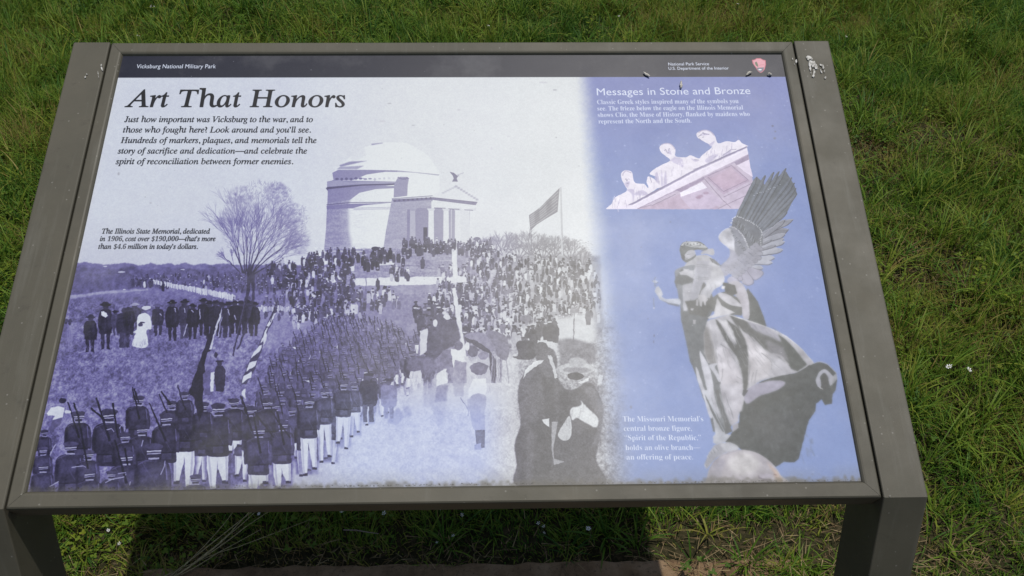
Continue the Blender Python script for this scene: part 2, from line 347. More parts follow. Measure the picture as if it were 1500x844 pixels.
# soldiers marching away
def soldier(x, y, s, legs=True, coat=.2, rifle=1, feet=None, bob=0, seedk=0):
    """x centre, y shoulder line, s shoulder width"""
    h = s
    if feet is None: feet = y+h*2.55
    cb = y+h*1.25
    if legs:
        q_ = 1 if math.sin(x*1.7+y) > 0 else -1
        P([(x-.5*h, cb), (x+.5*h, cb), (x+.42*h, feet), (x-.42*h, feet)], .36, .6, h*.08)
        for sd, lift, out in ((q_, .28, .16), (-q_, 0, .04)):
            P([(x+sd*.36*h, cb-.1*h), (x-sd*.02*h, cb-.1*h), (x+sd*.02*h, cb+.45*h), (x+sd*(.02+out)*h, feet-lift*h), (x+sd*(.20+out)*h, feet-lift*h), (x+sd*.36*h, cb+.45*h)], .96)
            P([(x+sd*(.00+out)*h, feet-lift*h-.03*h), (x+sd*(.20+out)*h, feet-lift*h-.03*h), (x+sd*(.22+out)*h, feet-lift*h+.09*h), (x+sd*(.0+out)*h, feet-lift*h+.09*h)], .22)
            S([(x+sd*.30*h, cb), (x+sd*(.16+out)*h, feet-lift*h)], max(.5, .07*h), .70, .7)
    P(smooth([(x-.16*h, y-.09*h), (x+.16*h, y-.09*h), (x+.44*h, y+.04*h), (x+.52*h, y+.45*h), (x+.5*h, y+.9*h), (x+.38*h, y+.92*h), (x+.38*h, cb), (x, cb+.05*h), (x-.38*h, cb), (x-.4*h, y+.9*h), (x-.52*h, y+.88*h), (x-.53*h, y+.4*h), (x-.44*h, y+.04*h)], 4), coat, .98)
    P([(x-.5*h, y+.1*h), (x-.4*h, y+.1*h), (x-.40*h, y+.85*h), (x-.5*h, y+.85*h)], coat-.07, .8, h*.03); P([(x+.36*h, y+.12*h), (x+.5*h, y+.2*h), (x+.49*h, y+.86*h), (x+.38*h, y+.86*h)], coat+.14, .7, h*.03)
    S([(x-.30*h, y+.02*h), (x-.05*h, y+.4*h), (x+.22*h, y+.88*h)], max(.4, .022*h), coat+.22, .5); S([(x-.1*h, y+.15*h), (x-.14*h, y+.85*h)], max(.5, .05*h), coat-.06, .6, blur=h*.02)
    P([(x-.36*h, y+.12*h), (x+.3*h, y+.08*h), (x+.34*h, y+.5*h), (x-.3*h, y+.6*h)], coat+.13, .6, h*.07)
    S([(x-.38*h, y+.93*h), (x+.38*h, y+.91*h)], max(.6, .04*h), coat-.08, .9)
    P([(x-.16*h, y+.95*h), (x+.2*h, y+.94*h), (x+.2*h, y+1.16*h), (x-.16*h, y+1.17*h)], coat+.12, .9)
    S([(x+.36*h, y+.04*h), (x+.40*h, y+.5*h)], max(.5, .03*h), .62, .6); S([(x-.42*h, y+.06*h), (x-.2*h, y-.04*h), (x+.1*h, y-.05*h)], max(.5, .03*h), .5, .5)
    cy = y-.36*h
    E(x+.03*h, y-.2*h, .13*h, .17*h, .22); S([(x-.13*h, y-.1*h), (x+.18*h, y-.11*h)], max(.6, .05*h), .8, .85)
    P([(x-.2*h, cy-.06*h), (x+.26*h, cy-.08*h), (x+.22*h, cy+.14*h), (x-.16*h, cy+.15*h)], .24)
    S([(x-.17*h, cy+.06*h), (x+.24*h, cy+.03*h)], max(.5, .035*h), .86, .95); S([(x-.17*h, cy+.13*h), (x+.23*h, cy+.10*h)], max(.4, .03*h), .8, .85)
    E(x+.03*h, cy-.09*h, .27*h, .09*h, coat+.08)
    if rifle:
        a = (-.12-.28*abs(math.sin(x*3.1+y*1.7)))*h if rifle == 1 else -.6*h
        S([(x+.12*h+a*.2, y+.5*h), (x+a, y-.9*h)], max(1, .085*h), .12, .95, max(.7, .05*h))
rows = []
rr = np.random.RandomState(5)
yy = 468.
while yy < 640:
    k = (yy-468)/172; s = 7+k*23
    xl = np.interp(yy, [468, 500, 540, 580, 640], [470, 425, 385, 355, 260]); xr = np.interp(yy, [468, 490, 520, 560, 600, 640], [560, 600, 612, 560, 500, 440])
    x = xl+rr.uniform(0, s)
    x += rr.uniform(-.8, .8)*s; xr += rr.uniform(-1, 1)*s
    while x < xr:
        if rr.rand() < .07: x += s*.6
        rows.append((yy+rr.uniform(-.22, .22)*s-(x-xl)*.02, x+rr.uniform(-1, 1), s, rr.uniform(.16, .28)+.16*(1-k)+rr.uniform(0, .06))); x += s*rr.uniform(.9, 1.15)
    yy += s*.60
for y_, x_, s_, c_ in sorted(rows): soldier(x_, y_, s_, True, c_, 1 if rr.rand() < .7 else 0)
# walkers beside the column
def walker(x, y, s, coat, trs, feet, hat=.2):
    P(smooth([(x-.2*s, y), (x+.2*s, y), (x+.5*s, y+.15*s), (x+.55*s, y+1.1*s), (x+.35*s, y+1.5*s), (x-.35*s, y+1.5*s), (x-.55*s, y+1.1*s), (x-.5*s, y+.15*s)], 4), coat, .95)
    P([(x-.33*s, y+1.4*s), (x-.03*s, y+1.4*s), (x-.06*s, feet), (x-.3*s, feet)], trs); P([(x+.03*s, y+1.4*s), (x+.33*s, y+1.4*s), (x+.3*s, feet), (x+.06*s, feet)], trs-.04)
    E(x, y-.2*s, .17*s, .22*s, .35); E(x, y-.36*s, .3*s, .1*s, hat)
soldier(603, 524, 22, True, .28, 0, 572); walker(626, 524, 20, .3, .3, 575); walker(569, 562, 22, .5, .5, 612, .25); walker(539, 556, 25, .24, .34, 617)
P([(572,602), (585,596), (592,610), (580,622), (566,618)], .5, .7, 1.5); P([(590,594), (600,592), (603,606), (592,610)], .5, .7, 1.5)
for a in ((518,572,24,.3,637), (502,572,29,.26,654), (474,583,29,.27,674), (451,598,33,.24,693), (390,600,34,.2,660), (366,612,36,.2,670), (340,600,34,.2,660), (412,633,35,.25,714), (377,643,40,.26,716), (317,612,43,.18,716), (268,606,42,.18,716)):
    soldier(a[0], a[1], a[2], True, a[3], 1 if a[0] in (412, 377, 366) else 0, a[4])
S([(395,600), (424,640)], 2, .15); S([(372,602), (400,640)], 2, .15)
for a in ((249,602,30,2), (269,586,26,1), (200,596,34,1), (296,604,30,0), (112,621,38,1), (157,622,46,1), (205,640,36,0), (241,625,40,2), (62,640,22,0), (180,650,34,0), (100,668,42,0), (126,676,34,1), (181,684,46,1), (222,676,52,0), (60,668,28,0), (60,694,34,0), (128,706,38,0), (284,712,34,0), (160,704,30,0)):
    soldier(a[0], a[1], a[2], False, .2+.05*(a[1] > 660), a[3])
S([(106,588), (112,606), (125,676)], 2.6, .12); S([(163,588), (171,640)], 2.6, .12); S([(131,596), (152,615)], 2.4, .12, 1, 3.4); S([(181,655), (185,680)], 2.6, .12); S([(234,572), (249,592)], 2.2, .12, 1, 3); S([(195,567), (201,588)], 2.4, .12)
z3 = Z(40, 560, 5.276)
for q in ([330,650, 420,640, 440,650], [690,700, 750,690, 750,712], [160,560, 190,500, 210,470], [600,360, 640,350, 660,375], [590,770, 650,740, 740,725], [1020,710, 1050,640, 1055,600], [780,790, 785,760], [870,490, 885,440], [160,800, 230,760], [700,350, 735,300, 740,370]):
    S(z3(q), 1.3, .82, .8)
# boy in a white shirt
P(z3([170,190, 235,178, 275,190, 262,262, 180,285, 205,250, 150,250, 140,235]), .95); P(z3([185,285, 255,270, 240,320, 210,340, 170,400, 150,350]), .42); E(*z3([260,135])[0], 5.6, 4.4, .22); E(*z3([300,222])[0], 5, 2.6, .88)
# colours carried with the column
z2 = Z(260, 420, 4.22)
P(z2([270,110, 250,200, 215,330, 175,480, 160,560, 150,660, 130,700, 60,650, 100,540, 150,400, 200,260, 240,160]), .17, 1, 0)
P(z2([272,115, 240,200, 215,300, 190,380, 205,380, 225,290, 255,200]), .93, .9); P(z2([180,400, 205,390, 190,440, 165,520, 160,480]), .6, .9)
S(z2([265,180, 248,300]), 1.4, .7); P(z2([100,640, 150,640, 155,760, 130,830, 100,720]), .16)
P(z2([600,110, 612,140, 560,260, 520,370, 470,510, 420,600, 385,590, 430,470, 490,370, 540,240]), .30)
for q in ([590,160, 608,150, 560,240, 545,235], [545,250, 560,245, 520,330, 505,345], [500,355, 520,350, 505,385, 450,440, 460,405], [440,460, 490,450, 470,485, 415,520, 430,480], [405,545, 455,515, 450,550, 390,590], [392,640, 415,620, 415,690, 390,660], [525,300, 545,270, 548,300, 525,360]): P(z2(q), .93)
S(z2([595,60, 610,130]), 1.4, .3); S(z2([590,150, 592,300]), 1, .7, .6); S(z2([615,60, 570,210]), 1.3, .22)
figure(*z2([185,660])[0], 44, .45, .5, .55); figure(*z2([255,640])[0], 46, .22, .25, .2); P(z2([200,520, 220,520, 215,640, 198,640]), .92); E(*z2([232, 415])[0], 2.6, 4.4, .25)
# figures right of centre: umbrella, boys, poles
z6 = Z(600, 420, 6.03)
P(z6([190,300, 250,230, 330,250, 420,330, 440,470, 300,560, 200,640, 140,560]), .32, .95, .5, True); P(z6([60,260, 120,240, 140,300, 120,340, 60,330]), .3); E(*z6([225,310])[0], 4, 5, .9); E(*z6([330,260])[0], 5, 4, .9); P(z6([90,380, 160,360, 150,560, 90,600]), .85)
P(z6([480,440, 520,400, 620,395, 720,440, 760,520, 720,560, 600,470]), .53, 1, .2, True); P(z6([670,400, 760,380, 850,430, 880,520, 860,640, 780,600, 740,500]), .45, 1, .3, True)
P(z6([485,430, 600,470, 700,545, 760,620, 770,840, 720,840, 700,620, 650,560, 560,500, 490,460]), .25, 1, .3)
for k in range(14): x = 770+U(-60, 100); S(z6([x,U(560,640), x+U(-20,20),840]), 1.2, U(.35, .75), .7)
P(z6([0,620, 100,600, 220,640, 220,740, 0,740]), .4, .9, .5, True); P(z6([0,740, 100,730, 100,844, 0,844]), .9, .9)
P(z6([290,560, 360,545, 400,650, 380,844, 240,844, 240,700]), .45); P(z6([360,540, 450,545, 500,650, 400,640, 385,720]), .95); P(z6([400,650, 500,660, 500,844, 390,844]), .55); E(*z6([290,665])[0], 9, 8, .42); P(z6([240,760, 300,715, 340,760, 330,860, 230,870]), .96); E(*z6([430,510])[0], 6, 7, .4); E(*z6([320,470])[0], 8, 3.6, .35); E(*z6([560,560])[0], 8, 9, .35); E(*z6([510,515])[0], 4, 6, .9)
P(z6([600,560, 700,580, 715,840, 600,840]), .72, .9); E(*z6([650,600])[0], 8, 6, .5)
P([(596,563), (745,563), (750,590), (600,600)], .82, .95, 9)
for k in range(160):
    x, y = U(600, 745), U(548, 578); S([(x, y), (x+U(-3, 3), y-U(3, 11))], U(.7, 1.6), U(.55, .92), .5, .4)
P(z6([240,860, 340,860, 320,960, 330,1000, 220,1010]), .5, .8, .6); P(z6([340,700, 400,700, 480,844, 470,960, 400,960]), .6, .7, .6)
z7 = Z(620, 480, 3.668)
P(z7([0,160, 90,150, 140,200, 130,330, 110,520, 70,520, 40,420, 0,420]), .52, .45, 2.2); P(z7([75,240, 120,215, 130,290, 70,310]), .95, .9)
P(z7([270,270, 335,265, 340,330, 330,360, 260,360, 240,370, 240,330]), .95); E(*z7([300,215])[0], 12.5, 9.5, .38); E(*z7([300,205])[0], 14, 5, .42)
P(z7([260,358, 335,358, 330,450, 328,545, 275,545, 255,480, 250,420]), .60, .95, .3, True); P(z7([278,545, 332,545, 330,640, 285,650]), .36); P(z7([272,625, 310,615, 310,650, 275,650]), .55)
S(z7([200,370, 245,440, 240,470]), 1.4, .5); P(z7([235,380, 260,370, 255,450, 240,440]), .6, .8)
for k in range(26):
    x, y = U(256, 320), U(370, 530); S(z7([x, y, x+U(-8, 12), y+U(8, 26)]), .6, U(.45, .75), .5)
# the two large men at the front, right
P(z7([510,330, 545,240, 600,190, 700,200, 745,300, 800,330, 900,290, 965,410, 955,560, 930,700, 965,850, 520,850, 505,720, 490,625, 522,510]), .27, 1, .5, True)
P(z7([530,520, 640,480, 700,520, 690,700, 700,850, 525,850, 500,700, 495,620]), .20, 1, 1); P(z7([560,560, 600,560, 590,850, 545,850]), .33, .6, 3); P(z7([640,260, 700,300, 720,480, 690,640, 660,500]), .17, .7, 2)
P(z7([545,260, 600,215, 640,300, 640,470, 560,500, 530,400]), .33, .6, 3, True); P(z7([730,330, 800,340, 830,400, 780,480, 730,520]), .18, .8, 2); P(z7([740,600, 900,560, 930,700, 940,850, 720,850]), .24, .8, 2)
P(z7([860,300, 930,330, 975,430, 955,600, 905,640, 950,500, 900,400]), .42, .8, 2)
P(z7([620,100, 700,110, 720,190, 690,260, 640,240, 610,170]), .34, 1, .6, True)
P(z7([590,180, 640,165, 560,230, 540,270, 550,220]), .97); P(z7([545,240, 600,185, 650,165, 640,185, 600,205, 560,240]), .9)
E(*z7([560,120])[0], 12, 13, .26); P(z7([500,80, 530,62, 590,70, 610,110, 605,150, 560,165, 500,160, 485,150, 512,140]), .19, 1, .3, True); E(*z7([635,110])[0], 11, 11, .3, 1, .4)
P(z7([670,140, 690,140, 725,260, 710,265]), .82); P(z7([720,60, 800,50, 920,80, 930,180, 740,200]), .42, .8, 3)
E(*z7([825,215])[0], 26, 9, .78, 1, .5); E(*z7([830,180])[0], 13, 8, .70, 1, .5); E(*z7([828,222])[0], 21, 4.2, .52, .8, .6); E(*z7([820,255])[0], 12, 6, .18); P(z7([835,290, 895,262, 890,280, 850,296]), .95)
P(z7([640,490, 680,480, 680,530, 650,510]), .9); P(z7([692,500, 725,500, 700,640, 705,700, 760,715, 705,735, 690,650]), .62)
P(z7([795,430, 850,410, 850,385, 880,420, 940,480, 930,530, 880,510, 830,480, 800,490]), .93, 1, .5, True); P(z7([785,470, 800,520, 790,590, 750,600, 725,570, 750,520]), .8, 1, .4, True)
P(z7([935,300, 950,245, 970,250, 960,300]), .9, .8)
for k in range(60):
    x, y = U(530, 930), U(240, 800); S(z7([x, y, x+U(-14, 14), y+U(20, 70)]), U(.8, 2.2), U(.14, .42), .35, blur=.5)
mk = sstep(735, 765, XX)*sstep(480, 520, YY); G += vnoise(2, 31)*.13*mk; G += mk*.10*np.clip(1-G*1.6, 0, 1)
# the old print's softness: edges wander a little and tones mottle
wa, wb, wc, wd = vnoise(6, 101), vnoise(6, 102), vnoise(17, 103), vnoise(17, 104)
near_ = 1-.55*sstep(560, 640, YY)
iy = np.clip(np.arange(CH)[:, None]+(wa*2.4+wc*2.2)*sstep(360, 400, YY)*near_, 0, CH-1.01); ix = np.clip(np.arange(CW)[None]+(wb*2.4+wd*2.2)*sstep(360, 400, YY)*near_, 0, CW-1.01)
y0_, x0_ = iy.astype(int), ix.astype(int); fy_, fx_ = iy-y0_, ix-x0_
G = ((G[y0_, x0_]*(1-fx_)+G[y0_, x0_+1]*fx_)*(1-fy_)+(G[y0_+1, x0_]*(1-fx_)+G[y0_+1, x0_+1]*fx_)*fy_).astype(np.float32)
mot = vnoise(5, 105)*.6+vnoise(11, 106)*.7+vnoise(2.6, 107)*.35
G += mot*.13*sstep(365, 400, YY)*np.clip(1-np.abs(G-.5)*1.1, .35, 1)
G = lerp_(G)
G += n1*.03+n2*.02
del wa, wb, wc, wd, iy, ix, y0_, x0_, fy_, fx_, mot
np.clip(G, 0, 1, out=G)

# ---- tint the view: violet duotone on the left, greyer in the middle
def lerp(a, b, t): return a*(1-t)+b*t
def fld(x): return x[..., None]
tx_ = sstep(430, 700, XX); ty_ = sstep(540, 620, YY)*sstep(400, 540, XX)*(1-sstep(700, 760, XX)); tr_ = sstep(700, 800, XX)
Dk = lerp(rgb(26, 25, 34), rgb(50, 49, 60), fld(tx_)); Dk = lerp(Dk, rgb(68, 68, 69), fld(tr_))
Md = lerp(rgb(108, 104, 158), rgb(140, 138, 162), fld(tx_)); Md = lerp(Md, rgb(150, 160, 204), fld(ty_)); Md = lerp(Md, rgb(134, 134, 140), fld(tr_))
Lt = lerp(rgb(214, 221, 228), rgb(222, 227, 228), fld(sstep(380, 600, XX))); Lt = lerp(Lt, rgb(196, 206, 232), fld(ty_*.7))
g = fld(G)
C = np.where(g < .5, lerp(Dk, Md, g*2), lerp(Md, Lt, g*2-1))
del Dk, Md, Lt, g
# ---- blue side of the print
bl = lerp(rgb(120, 130, 182), rgb(112, 132, 184), fld(sstep(100, 300, YY)))
bl = lerp(bl, rgb(126, 146, 194), fld(sstep(420, 700, YY))); bl = lerp(bl, rgb(142, 158, 198), fld(sstep(1000, 880, XX)*.7*sstep(250, 450, YY)))
bl = bl+fld(n4*.035+n3*.02+n2*.015)
ub = UU+n2*.004
lim = (float(MP([(841, 110)])[0, 0])/CW)+.002*VV
fw = .032+.022*VV
C = lerp(C, bl, fld(sstep(lim, lim+fw, ub)))
del bl
T = C
for _ in range(420):
    x, y = U(885, 1255), U(120, 700); E(x, y, U(.4, 1.5), U(.4, 1.2), rgb(190, 202, 236), U(.15, .5), .5)

# frieze picture with three seated stone figures
f = Z(880, 180, 6.25)
P(f([60,775, 300,775, 1290,775, 1400,520, 1358,270, 1340,200, 900,400, 290,720]), rgb(184, 172, 194))
P(f([330,775, 480,740, 720,640, 900,560, 1100,775]), rgb(176, 158, 182), 1, .5)
P(f([960,480, 1200,370, 1240,390, 1370,520, 1130,640]), rgb(172, 154, 180)); P(f([1000,500, 1200,395, 1340,520, 1140,600]), rgb(178, 156, 180), .9, .5)
for q in ([990,470, 1205,375, 1360,510], [985,480, 1130,615, 1350,510], [940,480, 1130,700, 1200,760], [1130,665, 1410,530], [1080,770, 1360,640], [470,745, 690,640], [340,772, 470,735]): S(f(q), .9, rgb(118, 104, 132), .8)
P(f([690,600, 940,485, 960,500, 740,620]), rgb(150, 134, 166)); P(f([730,625, 935,525, 980,575, 1130,720, 1000,775, 830,775, 735,665]), rgb(186, 172, 198)); P(f([730,625, 935,525, 980,580, 740,662]), rgb(228, 224, 238))
P(f([1225,345, 1360,275, 1362,320, 1250,372]), rgb(138, 124, 156)); P(f([1255,375, 1365,320, 1380,400, 1400,480, 1320,430]), rgb(216, 206, 226))
for x, y in ((900, 670), (970, 628), (920, 655)): E(*f([x, y])[0], 4.2, 2, rgb(140, 110, 140), .6, .5)
P(f([270,725, 900,410, 1345,200, 1358,270, 870,510, 330,775, 60,775]), rgb(222, 216, 232)); P(f([240,742, 290,720, 900,392, 1345,196, 1345,212, 880,425, 300,735]), rgb(146, 140, 172))
S(f([300,742, 880,438, 1348,225]), .9, rgb(236, 232, 242)); S(f([340,772, 880,520, 1355,285]), .9, rgb(150, 136, 168), .9); S(f([260,735, 900,402, 1340,205]), .6, rgb(96, 92, 122), .9)
st, sh, dk = rgb(222, 218, 230), rgb(178, 172, 202), rgb(124, 120, 152)
for q in ([60,775, 100,730, 140,665, 240,610, 225,560, 195,500, 195,440, 240,418, 290,440, 315,530, 400,545, 440,580, 430,490, 460,480, 540,540, 500,600, 290,720],
          [440,560, 430,500, 470,500, 510,520, 520,480, 455,455, 480,420, 560,370, 640,330, 600,290, 555,250, 545,200, 600,170, 650,180, 690,230, 690,290, 780,300, 830,282, 900,310, 930,300, 930,370, 880,410, 560,575],
          [915,370, 920,300, 960,260, 1020,210, 1010,190, 940,150, 895,120, 885,80, 940,50, 1000,55, 1050,100, 1080,170, 1160,152, 1230,160, 1270,140, 1300,170, 1345,190, 1340,205, 1150,280, 960,375]):
    P(f(q), st, 1, 0, True)
for q in ([240,600, 310,600, 300,720, 290,640], [310,640, 400,650, 440,640, 380,600], [520,430, 540,540, 500,500], [600,420, 610,560, 580,560], [560,400, 575,560, 560,560], [690,300, 660,340, 720,370, 760,390, 750,320], [640,330, 690,290, 670,330], [830,310, 900,330, 870,340], [960,330, 1020,280, 1080,280, 1000,350], [1120,280, 1200,230, 1180,280], [1020,200, 1050,150, 1000,180], [930,100, 1000,90, 960,80], [220,540, 270,520, 250,580], [610,250, 640,240, 650,275]): P(f(q), sh, .8, .5, True)
for q in ([900,110, 940,80, 1000,90], [940,70, 960,90], [1120,285, 1200,230, 1250,225], [1040,300, 1060,290], [850,410, 900,400], [585,240, 600,236], [620,236, 636,232], [610,262, 630,260], [235,510, 250,508], [905,125, 930,150], [860,320, 905,325], [455,480, 470,530]): S(f(q), 1., dk, .7)

# modelling on the stone figures
for q, w_ in (([560,185, 600,172, 650,182, 685,225], 3), ([205,470, 215,440, 240,425, 285,445], 3), ([900,75, 940,52, 1000,58, 1045,100], 3)): S(f(q), w_*.5, rgb(168, 162, 190), .8, sm=True, blur=.3)
for q in ([590,225, 605,230], [622,225, 640,222], [606,232, 604,250, 614,252], [225,500, 240,498], [255,498, 268,500], [245,500, 243,522], [240,538, 262,536], [935,118, 950,112], [915,100, 930,96]): S(f(q), .8, rgb(112, 108, 142), .85)
for _ in range(70):
    k = U(0, 1); ox_, oy_, ax_ = ((110, 720, 300), (470, 500, 330), (950, 300, 330))[int(U(0, 3))]
    x = ox_+U(0, ax_); y = oy_-(x-ox_)*.42+U(-70, 60); S(f([x, y, x+U(-14, 8), y+U(22, 60)]), U(.5, 1.3), rgb(160, 154, 186) if U(0, 1) < .6 else rgb(240, 236, 244), .5, sm=False, blur=.3)
P(f([290,720, 900,392, 1345,196, 1345,206, 900,404, 296,730]), rgb(118, 112, 146), .8)
# winged bronze figure
w = Z(1030, 235, 4.444); b6 = Z(945, 335, 4.22); b7 = Z(990, 440, 6.0); b8 = Z(990, 570, 5.944)
bd, bm, bl_, bh = rgb(78, 86, 92), rgb(108, 116, 124), rgb(176, 178, 194), rgb(226, 228, 236)
# far wing behind
P(b6([640,360, 700,440, 740,540, 755,600, 690,600, 640,560, 600,420]), rgb(72, 78, 80), 1, .2)
# primaries: long dark feathers
tips = [(355,95), (410,85), (465,65), (500,60), (545,40), (583,100), (600,135), (610,170), (617,205), (552,325)]
roots = [(230,345), (270,365), (295,375), (315,385), (335,395), (350,405), (365,420), (375,430), (385,445), (395,460)]
P(w([225,345, 355,95, 410,150, 545,60, 600,150, 617,205, 550,330, 395,470, 300,400]), rgb(82, 90, 100), 1)
for (tx1, ty1), (rx1, ry1) in zip(tips, roots):
    dx, dy = tx1-rx1, ty1-ry1; L_ = math.hypot(dx, dy); nx, ny = -dy/L_*11, dx/L_*11
    P(w([rx1-nx*.8,ry1-ny*.8, rx1+dx*.8-nx,ry1+dy*.8-ny, tx1,ty1, rx1+dx*.85+nx,ry1+dy*.85+ny, rx1+nx*.8,ry1+ny*.8]), rgb(90, 98, 112), 1, 0, True)
    S(w([rx1+nx*.9,ry1+ny*.9, rx1+dx*.85+nx*1.1,ry1+dy*.85+ny*1.1, tx1,ty1]), .8, rgb(44, 50, 58), .9); S(w([rx1-nx*.2,ry1-ny*.2, rx1+dx*.9-nx*.2,ry1+dy*.9-ny*.2]), .6, rgb(124, 132, 146), .7)
for i in range(12): E(*w([340+i*15+U(-4,4), 215-i*6+U(-6,6)])[0], 1, .5, rgb(190, 196, 206), .7)
# secondaries: paler, to the right
for (x0, y0, x1, y1, ww, c_) in ((330,520, 560,440, 26, 104), (320,560, 530,500, 26, 140), (310,600, 500,570, 24, 158), (300,640, 450,640, 24, 166), (390,470, 590,375, 17, 122), (385,500, 540,375, 15, 118), (380,520, 540,470, 17, 140), (375,560, 535,520, 17, 165), (360,600, 525,572, 17, 172), (340,635, 470,622, 17, 176), (320,655, 455,655, 15, 180), (305,680, 395,690, 14, 172), (370,545, 450,505, 10, 120), (365,575, 480,540, 11, 120)):
    dx, dy = x1-x0, y1-y0; L_ = math.hypot(dx, dy); nx, ny = -dy/L_*ww, dx/L_*ww
    q = w([x0-nx*.5,y0-ny*.5, x0+dx*.75-nx,y0+dy*.75-ny, x1,y1-3, x1,y1+4, x0+dx*.75+nx,y0+dy*.75+ny, x0+nx*.7,y0+ny*.7])
    P(q, rgb(c_, c_+4, c_+18), 1, 0, True); S(q[3:], 1.1, rgb(62, 66, 82), .9, sm=True); S(q[:3], .6, rgb(200, 204, 220), .6)
for q in ([285,695, 330,690, 395,715, 385,745, 340,770, 310,740], [250,710, 290,710, 335,780, 300,805, 260,790], [215,735, 245,725, 262,770, 225,775], [165,760, 215,740, 240,790, 190,800, 165,785]):
    P(w(q), rgb(174, 174, 194), 1, 0, True); S(w(q[2:]), .9, rgb(74, 76, 94), .8, sm=True)
# coverts
P(w([190,420, 215,355, 290,370, 350,410, 390,460, 385,560, 300,620, 180,560]), rgb(92, 98, 110), 1, 0, True)
P(w([170,430, 220,430, 265,475, 295,540, 295,585, 230,640, 120,730, 105,690, 175,620, 170,560, 110,510, 120,470]), rgb(124, 128, 142), 1, 0, True)
P(w([105,490, 125,455, 170,430, 200,470, 210,540, 205,590, 175,565, 130,530]), rgb(216, 218, 228), 1, 1.2, True)
P(w([120,690, 175,620, 180,570, 215,590, 245,650, 210,700, 145,745]), rgb(166, 168, 186), 1, .8, True)
for i in range(90):
    t = U(0, 1); x = 190+t*95; y = 440+t*130; l = U(15, 45); S(w([x,y, x-l*U(.2,.7), y-l*.15+U(0,22)]), .6, rgb(60, 66, 76) if U(0,1) < .6 else rgb(180, 184, 198), .6)
for i in range(110):
    t = U(0, 1); x = 225+t*150; y = 375+t*150; S(w([x,y, x-U(4,18), y+U(18,45)]), .6, rgb(56, 62, 70) if U(0,1) < .6 else rgb(150, 156, 168), .55)
for q in ([180,420, 215,430, 260,475, 280,510, 300,560, 300,585], [185,400, 215,355, 280,375, 340,405, 385,450, 380,500, 380,560]):
    for x, y in smooth(w(q), 5, False): E(x+U(-.6,.6), y+U(-.6,.6), 1, .9, rgb(232, 234, 240), .75)
for r_ in range(5):
    for i in range(10):
        x = 140+i*21+r_*15+U(-3,3); y = 690-i*17+r_*13+U(-3,3)
        if x > 360: continue
        c_ = 170-r_*4-i*4+U(-8,8); q = w([x,y, x+24,y-10, x+38,y+2, x+30,y+18, x+8,y+16]); P(q, rgb(c_, c_+2, c_+18), .9, 0, True); S(q[1:], .7, rgb(78, 82, 98), .75, sm=True)
# robe: the big dark sweep of cloth below
P(b7([1080,625, 1180,560, 1270,530, 1340,550, 1420,625, 1430,680, 1415,780, 1390,810, 1380,900, 1320,910, 1290,860])+b8([1230,120, 1225,180, 1165,270, 1130,400, 1100,520, 1080,600, 1040,630, 950,625, 880,670, 780,590, 600,530, 500,470, 430,450, 490,380, 560,280, 570,100, 600,60])+b7([760,700, 900,660]), rgb(62, 68, 70), 1)
P(b7([600,840, 620,790, 700,730, 820,700, 930,695, 970,720, 900,780, 750,830, 640,900]), rgb(158, 156, 174), 1, 1, True)
P(b8([690,110, 760,60, 1000,0, 1100,20, 900,80, 760,160, 700,170]), rgb(60, 66, 66), .7, 2.5, True); P(b8([640,240, 1000,180, 1100,260, 1000,480, 800,520]), rgb(74, 78, 82), .5, 6)
# curl at the right end
P(b7([1240,690, 1270,620, 1320,595, 1360,620, 1400,680, 1370,740, 1350,700, 1320,630, 1280,660, 1290,740, 1260,750]), rgb(172, 174, 186), 1, .4, True); P(b7([1290,690, 1310,630, 1345,660, 1350,740, 1300,780]), rgb(60, 64, 66), 1, .6, True); P(b7([1265,740, 1300,765, 1305,775, 1275,762]), rgb(232, 232, 236))
P(b7([1350,690, 1420,630, 1432,680, 1380,735]), rgb(188, 190, 198), .8, .5); S(b7([1185,560, 1270,530, 1340,550, 1420,630]), 1, rgb(176, 178, 186), .8, sm=True)
# skirt
P(b7([245,240, 260,190, 300,160, 480,110, 640,165, 790,215, 950,285, 1090,390, 1225,540, 1180,565, 1080,622, 900,660, 760,695, 640,770, 610,840, 600,900, 560,1000, 350,1000, 240,600]), rgb(188, 188, 196), 1)
P(b7([480,110, 620,170, 790,260, 930,350, 990,500, 1040,590, 900,480, 800,430, 700,330, 560,230]), rgb(76, 80, 82), 1, .8, True)
P(b7([905,285, 960,320, 1060,420, 1165,555, 1080,615, 1020,590, 990,500, 950,400]), rgb(68, 74, 74), 1, .6)
P(b7([640,165, 790,225, 900,290, 930,350, 840,310, 700,250]), rgb(156, 156, 170), .9, 1.6, True); P(b7([800,330, 950,400, 1000,520, 900,490, 820,440]), rgb(122, 122, 130), .8, 3)
P(b7([560,240, 700,360, 830,470, 850,560, 820,660, 700,700, 650,720, 640,560]), rgb(222, 220, 226), 1, 1.4); P(b7([440,165, 500,190, 580,260, 640,430, 640,740, 595,800, 590,640, 540,480, 520,330]), rgb(74, 78, 80), 1, .5, True)
P(b7([380,160, 450,160, 510,260, 545,380, 500,330, 430,220]), rgb(220, 220, 226), 1, .5); P(b7([355,165, 385,180, 440,260, 480,330, 540,400, 545,480, 500,430, 430,320]), rgb(72, 76, 78), 1, .5, True)
P(b7([250,240, 290,230, 320,330, 350,450, 370,560, 330,560, 290,530, 250,420]), rgb(110, 110, 112), .9, 3, True); P(b7([380,400, 470,400, 520,520, 590,680, 600,840, 590,960, 470,1000, 400,800, 370,560]), rgb(214, 212, 220), 1, 1.6)
